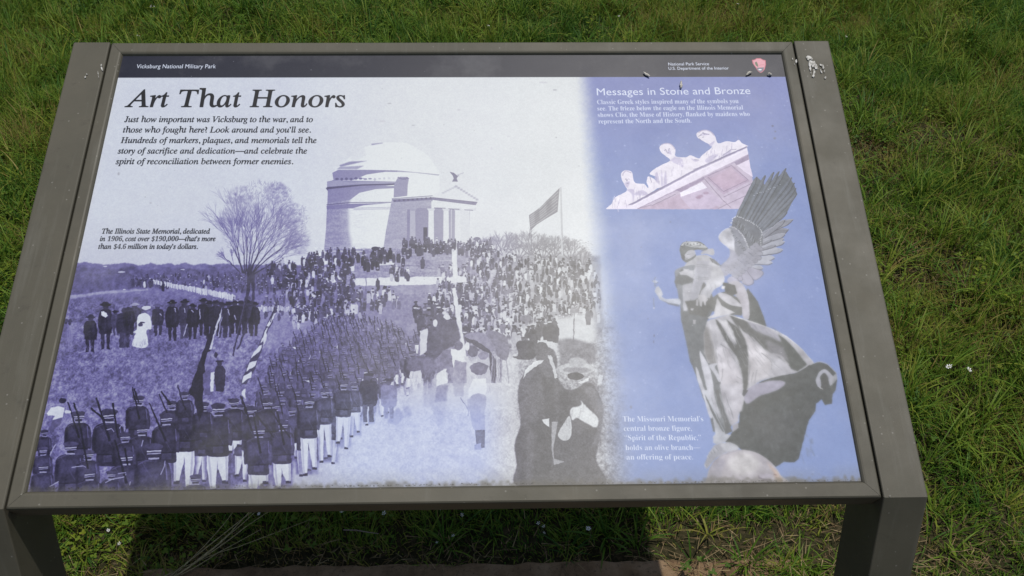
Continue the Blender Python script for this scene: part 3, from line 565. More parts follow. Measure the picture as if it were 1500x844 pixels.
for q in ([400,375, 470,420, 545,480], [470,430, 520,510, 555,550], [540,660, 590,690], [540,700, 600,750], [660,560, 650,700], [690,620, 670,720], [720,600, 700,720], [700,300, 620,260], [760,450, 840,520, 850,600], [1000,560, 1060,615], [420,590, 410,700]): S(b7(q), 1.2, rgb(96, 98, 106), .8, .5, sm=True, blur=.3)
S(b7([480,115, 640,168, 790,218, 950,290, 1090,395, 1215,535]), 1.6, rgb(230, 230, 234), .9, sm=True); S(b7([700,350, 620,250, 500,135]), .9, rgb(60, 62, 64), .8); S(b7([860,460, 930,480, 1000,560]), 3, rgb(210, 208, 216), .6, blur=1); S(b7([740,715, 900,662, 1080,625, 1185,560]), 1.2, rgb(60, 64, 66), .9, sm=True)
# dark left flank of the body and the folds to the ground
P(b6([185,260, 215,240, 320,240, 420,400, 440,470, 390,560, 365,640, 370,760])+b7([240,420, 290,540, 370,560, 400,700, 440,900, 480,1000])+b8([500,300, 440,390, 330,360, 300,200, 240,60])+b7([180,640, 130,520, 95,350, 50,150, 45,40]), rgb(92, 98, 104), 1, .3)
for q, c_ in (([215,440, 235,460, 300,570, 330,700, 350,840, 400,1010, 380,1010, 300,840, 240,600], 208), ([180,590, 195,590, 240,720, 300,900, 330,1010, 300,1010, 250,840, 200,700], 206), ([300,560, 370,545, 350,580, 385,640, 400,700, 380,700, 350,640], 196), ([400,720, 430,760, 470,900, 500,1010, 460,1010, 410,840], 200)):
    P(b7(q), rgb(c_, c_+2, c_+12), 1, .4, True)
P(b8([240,0, 290,140, 330,240, 345,330, 350,380, 330,410, 335,460, 360,470, 440,450, 490,390, 440,380, 390,280, 340,160, 280,0]), rgb(204, 208, 218), 1, .3)
P(b8([260,30, 300,110, 360,230, 430,370, 410,360, 330,220, 270,80]), rgb(88, 94, 98)); P(b8([345,0, 385,120, 420,260, 440,385, 500,360, 450,240, 400,100, 380,0]), rgb(84, 88, 92), 1, .3)
P(b8([390,-50, 594,-60, 590,0, 580,90, 555,180, 555,270, 500,310, 480,290, 430,160]), rgb(208, 207, 216), 1, 1); S(b8([430,20, 480,160, 510,250]), 1.3, rgb(120, 122, 132), .8, sm=True); P(b8([500,310, 550,280, 555,330, 500,370]), rgb(176, 176, 186), 1, .4); P(b8([590,0, 640,0, 600,60, 588,40]), rgb(70, 74, 80))
# torso, arms, quiver, head
P(b6([300,480, 360,300, 420,420, 460,390, 500,380, 600,430, 620,470, 600,530, 520,520]), rgb(86, 90, 92), 1, .4)
P(b6([455,390, 520,400, 600,460, 615,475, 540,465, 480,430]), rgb(206, 206, 214), 1, .3, True); P(b6([450,420, 480,470, 560,510, 530,520, 400,550, 390,540, 430,520]), rgb(212, 212, 218), 1, .3)
P(b6([520,330, 590,320, 640,400, 650,540, 610,540, 600,460, 560,400]), rgb(190, 188, 198), 1, .4, True); P(b6([480,320, 560,340, 575,390, 540,410, 500,380]), rgb(66, 70, 72), 1, .3); P(b6([480,345, 500,345, 495,365, 475,362]), rgb(220, 220, 224))
P(b6([280,180, 340,155, 400,160, 460,220, 495,290, 480,340, 430,370, 400,430, 390,445, 330,440, 350,380, 380,330, 300,300, 240,250]), rgb(204, 206, 214), 1, .4, True)
P(b6([400,170, 430,180, 475,220, 460,220, 420,200]), rgb(90, 94, 100)); P(b6([380,200, 420,220, 410,300, 370,330, 390,270]), rgb(170, 172, 184), .7, 1)
P(b6([325,190, 400,190, 395,280, 360,330, 330,420, 285,450, 290,360, 310,280]), rgb(190, 192, 204), 1, .2)
for i in range(7): S(b6([330+i*9,210, 325+i*9,290, 300+i*8,420]), .7, rgb(110, 114, 124), .7)
for yv in (212, 225, 290, 300): S(b6([322-(yv-212)*.1, yv, 398, yv+6]), .7, rgb(80, 84, 92), .7)
P(b6([190,250, 240,225, 310,215, 300,250, 230,240, 200,290]), rgb(120, 126, 136), 1, .3, True); P(b6([215,260, 270,240, 300,260, 280,280, 220,275]), rgb(214, 216, 224)); P(b6([195,290, 240,280, 300,300, 290,330, 240,340, 200,360, 185,320]), rgb(86, 92, 98), 1, .3)
P(b6([235,340, 295,325, 290,400, 265,500, 240,500, 215,420]), rgb(182, 184, 194), 1, .5); P(b6([200,330, 235,340, 240,500, 220,470, 210,400]), rgb(112, 118, 128), 1, .4)
P(b6([250,440, 400,420, 440,440, 380,540, 280,520]), rgb(74, 78, 80), 1, .6)
for q in ([330,400, 370,400, 395,430, 380,445, 340,440], [320,430, 335,430, 330,470, 318,465], [340,440, 358,440, 355,475, 343,470], [365,440, 380,440, 380,465, 370,465], [300,555, 318,555, 316,582, 300,582], [285,485, 305,485, 300,497, 287,495]): P(b6(q), rgb(222, 222, 228))
P(b6([95,400, 130,425, 215,425, 215,465, 150,455, 90,425]), rgb(186, 192, 206), 1, .2, True); P(b6([100,430, 150,460, 215,475, 215,462, 150,450]), rgb(92, 100, 118), .9, .3); P(b6([62,380, 70,355, 85,345, 100,365, 115,400, 90,420, 75,400]), rgb(198, 202, 212))
for q in ([65,355, 60,300], [60,320, 45,312], [70,330, 85,322], [75,340, 62,345], [55,420, 60,485], [64,300, 70,290]): S(b6(q), 1.2, rgb(110, 120, 140), .9)
E(*b6([65,318])[0], 3.2, 2, rgb(200, 206, 216), .8); E(*b6([58,482])[0], .9, 1.6, rgb(220, 224, 234)); E(*b6([57,690])[0], .7, 2.4, rgb(80, 90, 120), .8)
P(b6([220,105, 240,75, 300,70, 350,75, 390,110, 385,125, 340,120, 300,130, 320,160, 280,190, 255,200, 235,180, 220,140]), rgb(92, 98, 102), 1, .2, True)
P(b6([250,150, 275,125, 305,125, 315,150, 280,175, 250,180]), rgb(190, 192, 202), 1, .3, True); P(b6([225,100, 245,75, 300,72, 355,85, 385,110, 300,105, 250,95]), rgb(196, 200, 204), 1, .3, True); P(b6([350,150, 360,130, 400,115, 428,118, 430,150, 410,155, 380,145]), rgb(196, 198, 208), 1, .2, True)
for q in ([228,100, 260,90, 300,98, 350,95], [240,85, 280,80], [350,128, 390,122], [258,72, 262,66]): S(b6(q), .8, rgb(60, 66, 72), .8, sm=True)
for _ in range(150):      # fine running folds of the drapery
    t_ = U(0, 1); x_ = 300+t_*560+U(-20, 20); y_ = 180+U(0, 1)*(300+t_*160); l_ = U(40, 130); a_ = .9-.75*(1-t_)
    q = b7([x_, y_, x_+math.sin(a_)*l_*.5+U(-5, 5), y_+math.cos(a_)*l_*.5, x_+math.sin(a_)*l_, y_+math.cos(a_)*l_])
    S(q, U(.5, 1.6), rgb(92, 94, 102) if U(0, 1) < .55 else rgb(232, 232, 236), U(.15, .4), sm=True, blur=.3)
for _ in range(60):
    y_ = U(20, 260); x_ = 300+y_*.35+U(-10, 190)*(1-y_/500); S(b8([x_, y_, x_+U(6, 22), y_+U(40, 90)]), U(.5, 1.3), rgb(96, 100, 108) if U(0, 1) < .6 else rgb(228, 230, 236), U(.2, .45), blur=.3)
for _ in range(90):
    x_, y_ = U(560, 1200), U(120, 560); S(b8([x_, y_, x_+U(-40, 30), y_+U(30, 90)]), U(1, 3), rgb(64, 70, 72) if U(0, 1) < .5 else rgb(98, 104, 108), .25, blur=.8)
for _ in range(70):
    x_, y_ = U(290, 460), U(170, 420); S(b6([x_, y_, x_+U(-14, 14), y_+U(12, 40)]), U(.5, 1.1), rgb(110, 114, 124) if U(0, 1) < .6 else rgb(226, 228, 234), .3, blur=.25)
P(b6([228,148, 250,158, 252,185, 240,190, 226,170]), rgb(66, 70, 78), .9, .3); S(b6([262,150, 285,148]), .8, rgb(70, 74, 84), .8); S(b6([252,172, 268,176]), .8, rgb(90, 94, 104), .8)
for i in range(16): E(*b6([226+i*10, 96-14*math.sin(i*.2)+U(-5, 9)])[0], 1.3, .8, rgb(220, 224, 228) if i % 2 else rgb(70, 76, 82), .8, .15, U(0, 3))
# globe and foot
P(b8([270,790, 300,680, 370,590, 450,545, 560,520, 660,530, 760,570, 850,640, 920,740, 950,820, 260,820]), rgb(188, 184, 192), 1, 0, True)
E(*b8([600,640])[0], 24, 17, rgb(224, 222, 224), .95, 6); P(b8([800,620, 900,720, 940,810, 880,810, 860,720]), rgb(196, 168, 150), .7, 1.5); P(b8([280,780, 320,660, 400,590, 440,620, 380,800]), rgb(170, 168, 182), .8, 3)
P(b8([340,480, 400,460, 480,455, 540,485, 550,520, 440,545, 360,590, 300,660, 270,690, 255,650, 290,560]), rgb(172, 174, 184), 1, .2); P(b8([400,470, 480,458, 545,490, 548,518, 440,530]), rgb(212, 214, 222), 1, .6, True)
for q in ([300,540, 315,560], [320,520, 340,550], [280,570, 292,590], [345,500, 370,530], [260,650, 268,670]): S(b8(q), 2.6, rgb(214, 216, 224), .9); S([(p[0]+1.6, p[1]) for p in b8(q)], .9, rgb(96, 100, 108), .9)
P(b8([725,740, 760,770, 840,780, 850,800, 780,795, 730,770]), rgb(110, 104, 118), 1, .3); E(*b8([790,748])[0], 10, 3, rgb(196, 190, 206), .9, .5); S(b8([860,735, 885,742]), 1.5, rgb(120, 96, 96), .8); E(*b8([915,790])[0], 4, 4, rgb(188, 158, 128), .8, .8)
S(b8([300,700, 370,592, 560,520]), .8, rgb(130, 130, 146), .6, sm=True)

sm_ = (sstep(938, 960, XX)*sstep(235, 260, YY)+sstep(884, 890, XX)*sstep(182, 186, YY)*(YY < 303)*(XX < 1110)*.8).clip(0, 1)*(C.mean(-1) < .95)
lum_ = C.mean(-1); hi_ = np.clip(lum_-.56, 0, 1)*(np.abs(C[..., 2]-C[..., 0]) < .1)*sstep(938, 960, XX)*sstep(305, 330, YY)
C -= fld(hi_*(.46+.75*vnoise(40, 301)+.45*vnoise(15, 302)).clip(.0, 1.1))
gray_ = np.abs(C[..., 2]-C[..., 0]) < .16
md_ = (vnoise(5, 205)*.5+vnoise(12, 206)*.8+vnoise(2.5, 207)*.4)*sm_*gray_
C += fld(md_*.075); wa, wb = vnoise(7, 208)*3*sm_, vnoise(7, 209)*3*sm_
iy = np.clip(np.arange(CH)[:, None]+wa, 0, CH-1).round().astype(int); ix = np.clip(np.arange(CW)[None]+wb, 0, CW-1).round().astype(int)
C = .6*C+.4*C[iy, ix]
soft = C.copy()
for k_ in range(5): soft = .4*soft+.15*(np.roll(soft, 2, 0)+np.roll(soft, -2, 0)+np.roll(soft, 2, 1)+np.roll(soft, -2, 1))
C = lerp(C, soft, fld(.55*sstep(938, 960, XX)*sstep(330, 400, YY))); T = C; del soft
del wa, wb, iy, ix, md_, gray_, sm_
# ---- header band, emblem
_ = fld(sstep(111.6, 110.6, YY+.0014*(XX-200)))
C = lerp(C, rgb(44, 46, 58)+fld(n2*.008), _); T = C
a10 = Z(1100, 50, 10)
P(a10([25,350, 60,345, 95,325, 150,325, 190,345, 228,355, 232,420, 215,490, 180,530, 150,542, 115,515, 70,450, 35,400]), rgb(196, 110, 124)); P(a10([38,360, 66,356, 98,336, 150,336, 186,356, 218,364, 220,420, 205,480, 150,460, 100,470, 60,420]), rgb(222, 160, 170))
P(a10([70,385, 95,375, 115,420, 118,455, 90,440, 72,410]), rgb(110, 116, 96)); P(a10([95,465, 205,460, 185,510, 150,532, 118,508]), rgb(120, 122, 134)); E(*a10([145,493])[0], 2.6, 1, rgb(232, 234, 240)); S(a10([130,430, 205,415]), 1, rgb(200, 130, 142), .7)

# ---- lettering (set with Blender's built-in typeface, drawn flat into the print)
def swap(s, up, lo):
    m = {'h': '\u210e'} if up == 0x1D434 else {}
    return ''.join(m.get(c) or (chr(up+ord(c)-65) if 'A' <= c <= 'Z' else chr(lo+ord(c)-97) if 'a' <= c <= 'z' else (chr(0x1D7CE+ord(c)-48) if c.isdigit() else c)) for c in s)
def outline(s):
    cu = bpy.data.curves.new('lettering', 'FONT'); cu.body = s; cu.size = 1; cu.resolution_u = 4
    ob = bpy.data.objects.new('lettering', cu); bpy.context.scene.collection.objects.link(ob)
    bpy.context.view_layer.update(); dg = bpy.context.evaluated_depsgraph_get()
    tris = []
    for inst in dg.object_instances:
        if (inst.parent and inst.parent.original == ob) or inst.object.original == ob:
            try: me = inst.object.to_mesh()
            except RuntimeError: continue
            if me is None or not len(me.vertices): continue
            me.calc_loop_triangles()
            v = np.array([(inst.matrix_world @ x.co)[:2] for x in me.vertices]); tris.append(v[np.array([t.vertices[:] for t in me.loop_triangles])])
            inst.object.to_mesh_clear()
    bpy.data.objects.remove(ob); bpy.data.curves.remove(cu)
    return np.concatenate(tris)
CAPH = {}
FACES = {'i': lambda q: swap(q, 0x1D434, 0x1D44E), 'b': lambda q: swap(q, 0x1D400, 0x1D41A), 's': lambda q: q}
def capheight(face):
    if face not in CAPH: t = outline(FACES[face]('H')); CAPH[face] = t[..., 1].max()-t[..., 1].min()
    return CAPH[face]
KT = 6
def grow(m, k):
    """thicken (k > 0) or thin (k < 0) a mask by k sub-samples"""
    inv = k < 0; m = ~m if inv else m
    for i in range(abs(k)):
        q = m.copy(); q[1:] |= m[:-1]; q[:-1] |= m[1:]; q[:, 1:] |= m[:, :-1]; q[:, :-1] |= m[:, 1:]; m = q
    return ~m if inv else m
def text(s, x0, y0, x1, y1, cap, col, face='i', wt=0, a=1.0, dig=-3):
    s2 = FACES[face](s); t = outline(s2); isd = np.zeros(len(t), bool)
    if face == 'i' and any(c.isdigit() or c == '$' for c in s):
        i = 0; mx = t[..., 0].mean(1)
        while i < len(s):
            if s[i].isdigit() or s[i] == '$':
                j = i
                while j < len(s) and (s[j].isdigit() or s[j] == '$'): j += 1
                a_ = outline(s2[:i].rstrip())[..., 0].max()-.01 if s2[:i].strip() else -1; b_ = outline(s2[:j])[..., 0].max()+.012
                isd |= (mx > a_) & (mx < b_); i = j
            else: i += 1
        t[isd, :, 0] += .22*t[isd, :, 1]-.04
    if face == 'i': t[..., 0] -= (.22 if cap > 20 else .18)*t[..., 1]
    xa, xb = t[..., 0].min(), t[..., 0].max(); q = MP([(x0, y0), (x1, y1), (x0, y0-cap)])
    sy = (q[0, 1]-q[2, 1])/capheight(face); sx = (q[1, 0]-q[0, 0])/(xb-xa)
    X = q[0, 0]+(t[..., 0]-xa)*sx; Y = (q[0, 1]+(q[1, 1]-q[0, 1])*(t[..., 0]-xa)/(xb-xa))-t[..., 1]*sy
    bx0, by0 = int(X.min())-2, int(Y.min())-2; K = KT
    W_, H_ = int(X.max())+3-bx0, int(Y.max())+3-by0
    X = (X-bx0)*K; Y = (Y-by0)*K; ms = []
    for sel in (~isd, isd):
        m = np.zeros((H_*K, W_*K), bool)
        for px, py in zip(X[sel], Y[sel]):
            i0, i1, j0, j1 = int(px.min()), int(px.max())+2, int(py.min()), int(py.max())+2
            gx = np.arange(i0, i1)+.5; gy = (np.arange(j0, j1)+.5)[:, None]
            e0 = (px[1]-px[0])*(gy-py[0])-(py[1]-py[0])*(gx-px[0]); e1 = (px[2]-px[1])*(gy-py[1])-(py[2]-py[1])*(gx-px[1]); e2 = (px[0]-px[2])*(gy-py[2])-(py[0]-py[2])*(gx-px[2])
            k = ((e0 >= 0) & (e1 >= 0) & (e2 >= 0)) | ((e0 <= 0) & (e1 <= 0) & (e2 <= 0))
            m[j0:j1, i0:i1] |= k[:max(0, H_*K-j0), :max(0, W_*K-i0)]
        ms.append(m)
    m = grow(ms[0], wt)
    if isd.any(): m |= grow(ms[1], wt+dig)
    comp((bx0, by0, bx0+W_, by0+H_, m.reshape(H_, K, W_, K).mean((1, 3))), col, a)
ink = rgb(24, 30, 42)
text('Art That Honors', 181, 154, 503.5, 154, 25, ink, 'i', 7)
for s, x0, x1, y in (('Just how important was Vicksburg to the war, and to', 180.3, 457, 176.3), ('those who fought here? Look around and you\u2019ll see.', 178, 454.3, 191.6), ('Hundreds of markers, plaques, and memorials tell the', 175, 462.3, 207), ('story of sacrifice and dedication\u2014and celebrate the', 170.7, 448.3, 222.5), ('spirit of reconciliation between former enemies.', 167.7, 428.3, 238)):
    text(s, x0, y, x1, y, 8.4, ink, 'i', 3)
for s, x0, x1, y in (('The Illinois State Memorial, dedicated', 146.7, 305.7, 340), ('in 1906, cost over $190,000\u2014that\u2019s more', 144, 313.7, 351), ('than $4.6 million in today\u2019s dollars.', 141.7, 288, 362.4)):
    text(s, x0, y, x1, y, 7.2, ink, 'i', 3)
wh = rgb(222, 230, 244)
text('Vicksburg National Military Park', 198, 97.2, 314.7, 97.2, 5.8, wh, 's', 1)
text('National Park Service', 980, 93.2, 1039.7, 92.8, 4.2, wh, 's', 1); text('U.S. Department of the Interior', 980.3, 99.5, 1068.8, 99.1, 4.2, wh, 's', 1)
text('Messages in Stone and Bronze', 875, 137, 1100.7, 135, 10.2, wh, 's', 0, .92)
for s, x0, y0, x1, y1 in (('Classic Greek styles inspired many of the symbols you', 875.3, 150, 1083.3, 148.4), ('see. The frieze below the eagle on the Illinois Memorial', 875.7, 159.4, 1090, 157.8), ('shows Clio, the Muse of History, flanked by maidens who', 876.3, 168.8, 1099.7, 167.2), ('represent the North and the South.', 877.3, 178.4, 1014, 177)):
    text(s, x0, y0, x1, y1, 6.4, wh, 'b', 0, .8)
for s, x0, x1, y in (('The Missouri Memorial\u2019s', 913.2, 1031.6, 616), ('central bronze figure,', 914.5, 1014.8, 629.8), ('\u201cSpirit of the Republic,\u201d', 915.9, 1028.3, 643.6), ('holds an olive branch\u2014', 917.2, 1027.6, 658), ('an offering of peace.', 918.6, 1016.5, 672)):
    text(s, x0, y, x1, y-.3, 7.8, wh, 'b', -1, .85)

# ---- wear: specks, smudges, grime along the lower edge
for x, y, a_, b_, c_ in ((570,149,4,1,150), (605,181,3,1,160), (672,158,3,2,190), (813,129,4,1.4,150), (796,118,8,1.5,190), (815,199,1,1,90), (560,175,6,2,196), (172,252,2,3,150), (219,295,2,1,150), (1133,182,2,1.6,60), (1137,190,1.6,1.4,80), (1136,200,2.5,2,100), (983,323,1,1,60), (940,360,.8,1,70), (950,465,.6,1.4,70), (959,490,.8,2.6,60), (745,197,3,1,190), (720,215,2,3,200), (925,595,2,3,120), (650,180,.8,.8,120), (452,317,.8,.8,90)):
    E(x, y, a_*.8, b_*.8, rgb(c_, c_, c_+10), .55, .6)
for _ in range(260):
    x, y = U(60, 1240), U(82, 700); E(x, y, U(.3, .9), U(.3, .8), rgb(120, 122, 130) if U(0, 1) < .55 else rgb(220, 222, 226), U(.15, .45))
gr = sstep(.985, 1., VV+n2*.012)
C = lerp(C, rgb(96, 94, 88), fld(gr*(.55+.5*(n3+.3)))); C = lerp(C, rgb(120, 118, 110), fld(sstep(.955, .995, VV)*.25*(.7+n3)))
T = C
for _ in range(420):
    x = U(45, 1262); t = (x-40)/1221; y = 716-12.5*t-abs(rs.normal(0, 1.3)); E(x, y, U(.4, 1.6), U(.3, .9), rgb(58, 56, 50), U(.2, .7))
C += fld(n1*.012+vnoise(2, 77)*.014)
np.clip(C, 0, 1, out=C)
# ---------------------------------------------------------------- helpers
def node_mat(name, rough=.5, spec=.5):
    m = bpy.data.materials.new(name); m.use_nodes = True
    nt = m.node_tree; b = nt.nodes['Principled BSDF']; b.inputs['Roughness'].default_value = rough
    b.inputs['Specular IOR Level'].default_value = spec
    return m, nt, b
def N(nt, typ, **kw):
    n = nt.nodes.new(typ)
    for k, v in kw.items(): setattr(n, k, v)
    return n
def noise(nt, scale, detail=6, rough=.6, co=None):
    n = N(nt, 'ShaderNodeTexNoise'); n.inputs['Scale'].default_value = scale; n.inputs['Detail'].default_value = detail; n.inputs['Roughness'].default_value = rough
    if co: nt.links.new(co, n.inputs['Vector'])
    return n.outputs['Fac']
def ramp(nt, fac, stops):
    r = N(nt, 'ShaderNodeValToRGB'); e = r.color_ramp.elements
    while len(e) < len(stops): e.new(.5)
    for k, (p, c) in enumerate(stops): e[k].position = p; e[k].color = (*c, 1)
    nt.links.new(fac, r.inputs[0]); return r.outputs[0]
def mix(nt, a, b, fac, mode='MIX'):
    m = N(nt, 'ShaderNodeMix', data_type='RGBA', blend_type=mode)
    for sock, v in ((m.inputs[0], fac), (m.inputs[6], a), (m.inputs[7], b)):
        if isinstance(v, (int, float)): sock.default_value = v
        elif isinstance(v, tuple): sock.default_value = (*v, 1)
        else: nt.links.new(v, sock)
    return m.outputs[2]
def bump(nt, b, h, strength, dist=.001):
    n = N(nt, 'ShaderNodeBump'); n.inputs['Strength'].default_value = strength; n.inputs['Distance'].default_value = dist
    nt.links.new(h, n.inputs['Height']); nt.links.new(n.outputs[0], b.inputs['Normal'])
def mesh_obj(name, verts, faces, mat, parent=None, shade=False):
    me = bpy.data.meshes.new(name); me.from_pydata([tuple(v) for v in verts], [], faces); me.update()
    for m in (mat if isinstance(mat, (list, tuple)) else [mat]): me.materials.append(m)
    if shade: me.polygons.foreach_set('use_smooth', [True]*len(me.polygons))
    o = bpy.data.objects.new(name, me); COL.objects.link(o); o.parent = parent
    return o
def tag(o, label=None, cat=None, group=None, kind=None):
    for k, v in (('label', label), ('category', cat), ('group', group), ('kind', kind)):
        if v: o[k] = v
    return o
ca, sa = math.cos(TAU), math.sin(TAU)
def pw(x, y, z):      # metres on the sign's face -> world
    return Vector((x-.49, y*ca-z*sa, H0+y*sa+z*ca))
def PM(pts):          # reference sheet -> metres on the face
    a = np.asarray(pts, float).reshape(-1, 2)
    v = np.c_[a[:, 0]-750, a[:, 1]-422, np.ones(len(a))] @ HI.T
    return v[:, :2]/v[:, 2:]

# ---------------------------------------------------------------- ground
def value_noise(x, y, cell, seed):
    r = np.random.RandomState(seed); g = r.rand(256, 256)
    u, v = x/cell+100, y/cell+100; i, j = np.floor(u).astype(int), np.floor(v).astype(int); fu, fv = u-i, v-j
    fu, fv = fu*fu*(3-2*fu), fv*fv*(3-2*fv); i %= 255; j %= 255
    return (g[i, j]*(1-fu)+g[i+1, j]*fu)*(1-fv)+(g[i, j+1]*(1-fu)+g[i+1, j+1]*fu)*fv
m_soil, nt, b = node_mat('soil_and_thatch', .95, .1)
geo = N(nt, 'ShaderNodeNewGeometry').outputs['Position']
c1 = ramp(nt, noise(nt, 60, 8, .7, geo), [(.3, (.018, .020, .008)), (.5, (.045, .042, .020)), (.72, (.12, .09, .05))])
c2 = ramp(nt, noise(nt, 9, 8, .7, geo), [(.35, (.03, .06, .010)), (.6, (.06, .10, .02)), (.75, (.13, .12, .045))])
far = N(nt, 'ShaderNodeVectorMath', operation='LENGTH'); nt.links.new(geo, far.inputs[0])
mr = N(nt, 'ShaderNodeMapRange'); mr.inputs[1].default_value = 4; mr.inputs[2].default_value = 7; nt.links.new(far.outputs['Value'], mr.inputs[0])
nt.links.new(mix(nt, c1, c2, mr.outputs[0]), b.inputs['Base Color'])
bump(nt, b, noise(nt, 150, 6, .7, geo), .9, .01)
# fine mesh near the sign, one sheet to the horizon
gx = np.r_[-400, -60, -12, np.linspace(-5, 5, 81), 12, 60, 400]; gy = np.r_[-400, -60, -12, np.linspace(-4, 7, 89), 14, 60, 400]
XG, YG = np.meshgrid(gx, gy); ZG = (value_noise(XG, YG, .5, 3)-.5)*.03+(value_noise(XG, YG, .17, 4)-.5)*.014-.01
ZG[(YG < .46) & (YG > -1.3) & (abs(XG) < .70)] = -.018
nx_, ny_ = len(gx), len(gy)
fc = [(j*nx_+i, j*nx_+i+1, (j+1)*nx_+i+1, (j+1)*nx_+i) for j in range(ny_-1) for i in range(nx_-1)]
g_o = mesh_obj('ground', np.c_[XG.ravel(), YG.ravel(), ZG.ravel()], fc, m_soil, shade=True); tag(g_o, kind='structure')

m_slab, nt, b = node_mat('stained_concrete', .93, .2)
geo = N(nt, 'ShaderNodeNewGeometry').outputs['Position']
cc = ramp(nt, noise(nt, 14, 8, .65, geo), [(.3, (.10, .060, .032)), (.5, (.20, .128, .070)), (.72, (.28, .195, .118))])
cc = mix(nt, cc, (.06, .045, .03), ramp(nt, noise(nt, 160, 4, .7, geo), [(.56, (0, 0, 0)), (.7, (1, 1, 1))]))
nt.links.new(cc, b.inputs['Base Color']); bump(nt, b, noise(nt, 220, 8, .7, geo), .7, .004)
sv, sf = [], []
r = random.Random(3); xs = [-.66+i*.03 for i in range(45)]
edge = [.400+r.uniform(-.004, .004) for _ in xs]
for x, e in zip(xs, edge): sv += [(x, -1.2, .016), (x, e-.006, .016), (x, e, .010), (x, e+.002, -.03)]
for i in range(len(xs)-1):
    a = i*4
    for k in range(3): sf.append((a+k, a+4+k, a+5+k, a+1+k))
sf += [(0, 1, 2, 3), tuple(a+4+k for k in (3, 2, 1, 0))]
o = mesh_obj('concrete_slab', sv, sf, m_slab); tag(o, kind='structure')

# ---------------------------------------------------------------- grass
def strands(name, P0, az, L, W, lean, curl, tint, mat, levels=3, flat=False):
    """many narrow curved blades as one mesh; tint is a colour index per blade"""
    n = len(L); t = np.linspace(0, 1, levels+1)
    d = np.c_[np.cos(az), np.sin(az)]; s = np.c_[-np.sin(az), np.cos(az)]
    V = np.zeros((n, levels*2+1, 3)); ang = lean[:, None]+curl[:, None]*t[None]
    hx = np.zeros((n, levels+1)); hz = np.zeros((n, levels+1))
    for k in range(levels):
        a = (ang[:, k]+ang[:, k+1])/2
        hx[:, k+1] = hx[:, k]+np.sin(a)*L/levels; hz[:, k+1] = hz[:, k]+np.cos(a)*L/levels
    prof = [.75, 1, .8, .45][:levels] if levels > 2 else [1, .7]
    for k in range(levels):
        w = (W*prof[k]/2)[:, None]*s
        for e, sg in ((0, 1), (1, -1)):
            V[:, 2*k+e, :2] = P0[:, :2]+d*hx[:, k:k+1]+sg*w; V[:, 2*k+e, 2] = P0[:, 2]+hz[:, k]
    V[:, -1, :2] = P0[:, :2]+d*hx[:, -1:]; V[:, -1, 2] = P0[:, 2]+hz[:, -1]
    np.maximum(V[..., 2], -.03 if not flat else .002, out=V[..., 2])
    m = levels*2+1; base = (np.arange(n)*m)[:, None]
    quads = np.concatenate([base+np.array([2*k, 2*k+1, 2*k+3, 2*k+2]) for k in range(levels-1)], 1).reshape(n, levels-1, 4)
    tri = base+np.array([2*levels-2, 2*levels-1, 2*levels])
    loops = np.concatenate([quads.reshape(n, -1), tri], 1).ravel()
    per = np.array([4]*(levels-1)+[3]); tot = np.tile(per, n); start = np.r_[0, np.cumsum(tot)[:-1]]
    me = bpy.data.meshes.new(name); me.vertices.add(n*m); me.vertices.foreach_set('co', V.ravel())
    me.loops.add(len(loops)); me.loops.foreach_set('vertex_index', loops.astype(np.int32))
    me.polygons.add(len(tot)); me.polygons.foreach_set('loop_start', start.astype(np.int32)); me.polygons.foreach_set('loop_total', tot.astype(np.int32))
    me.polygons.foreach_set('use_smooth', np.ones(len(tot), bool))
    at = me.attributes.new('tint', 'FLOAT', 'POINT'); at.data.foreach_set('value', np.repeat(tint, m).astype(np.float32))
    al = me.attributes.new('along', 'FLOAT', 'POINT'); tt = np.r_[np.repeat(t[:-1], 2), 1]; al.data.foreach_set('value', np.tile(tt, n).astype(np.float32))
    me.update(); me.materials.append(mat)
    o = bpy.data.objects.new(name, me); COL.objects.link(o); return o
def leaf_mat(name, stops, rough=.55, trans=.27, spec=.18):
    m, nt, b = node_mat(name, rough, spec)
    at = N(nt, 'ShaderNodeAttribute', attribute_name='tint'); c = ramp(nt, at.outputs['Fac'], stops)
    geo = N(nt, 'ShaderNodeNewGeometry').outputs['Position']
    c = mix(nt, c, ramp(nt, noise(nt, 90, 2, .5, geo), [(.35, (.72, .78, .7)), (.65, (1.15, 1.1, 1.05))]), .8, 'MULTIPLY')
    nt.links.new(c, b.inputs['Base Color'])
    tr = N(nt, 'ShaderNodeBsdfTranslucent'); ms = N(nt, 'ShaderNodeMixShader'); ms.inputs[0].default_value = trans
    nt.links.new(c, tr.inputs[0]); nt.links.new(b.outputs[0], ms.inputs[1]); nt.links.new(tr.outputs[0], ms.inputs[2])
    nt.links.new(ms.outputs[0], nt.nodes['Material Output'].inputs[0]); return m
m_grass = leaf_mat('grass_blades', [(0, (.19, .13, .05)), (.12, (.28, .23, .07)), (.2, (.22, .25, .035)), (.42, (.155, .235, .026)), (.72, (.078, .168, .018)), (1, (.038, .105, .016))])
R_ = np.random.RandomState(11)
def dryness(x, y):
    d = value_noise(x, y, .33, 21)*.42+value_noise(x, y, .12, 22)*.30
    for cx, cy, rx, ry, k in ((.78, 1.15, .26, .42, .30), (1.35, 1.75, .45, .40, .26), (.90, .62, .16, .28, .34), (1.15, 1.35, .22, .18, .22), (.53, .44, .26, .07, .45), (-.1, .42, .55, .045, .40), (-.55, 2.75, .12, .3, .22), (-1.75, 1.9, .25, .4, .08), (1.5, 1.1, .3, .2, .1), (1.05, 2.6, .4, .3, .05), (1.6, 2.0, .3, .2, .12), (-.42, .5, .22, .09, .16)):
        d = d+k*np.exp(-((x-cx)/rx)**2-((y-cy)/ry)**2)
    return d
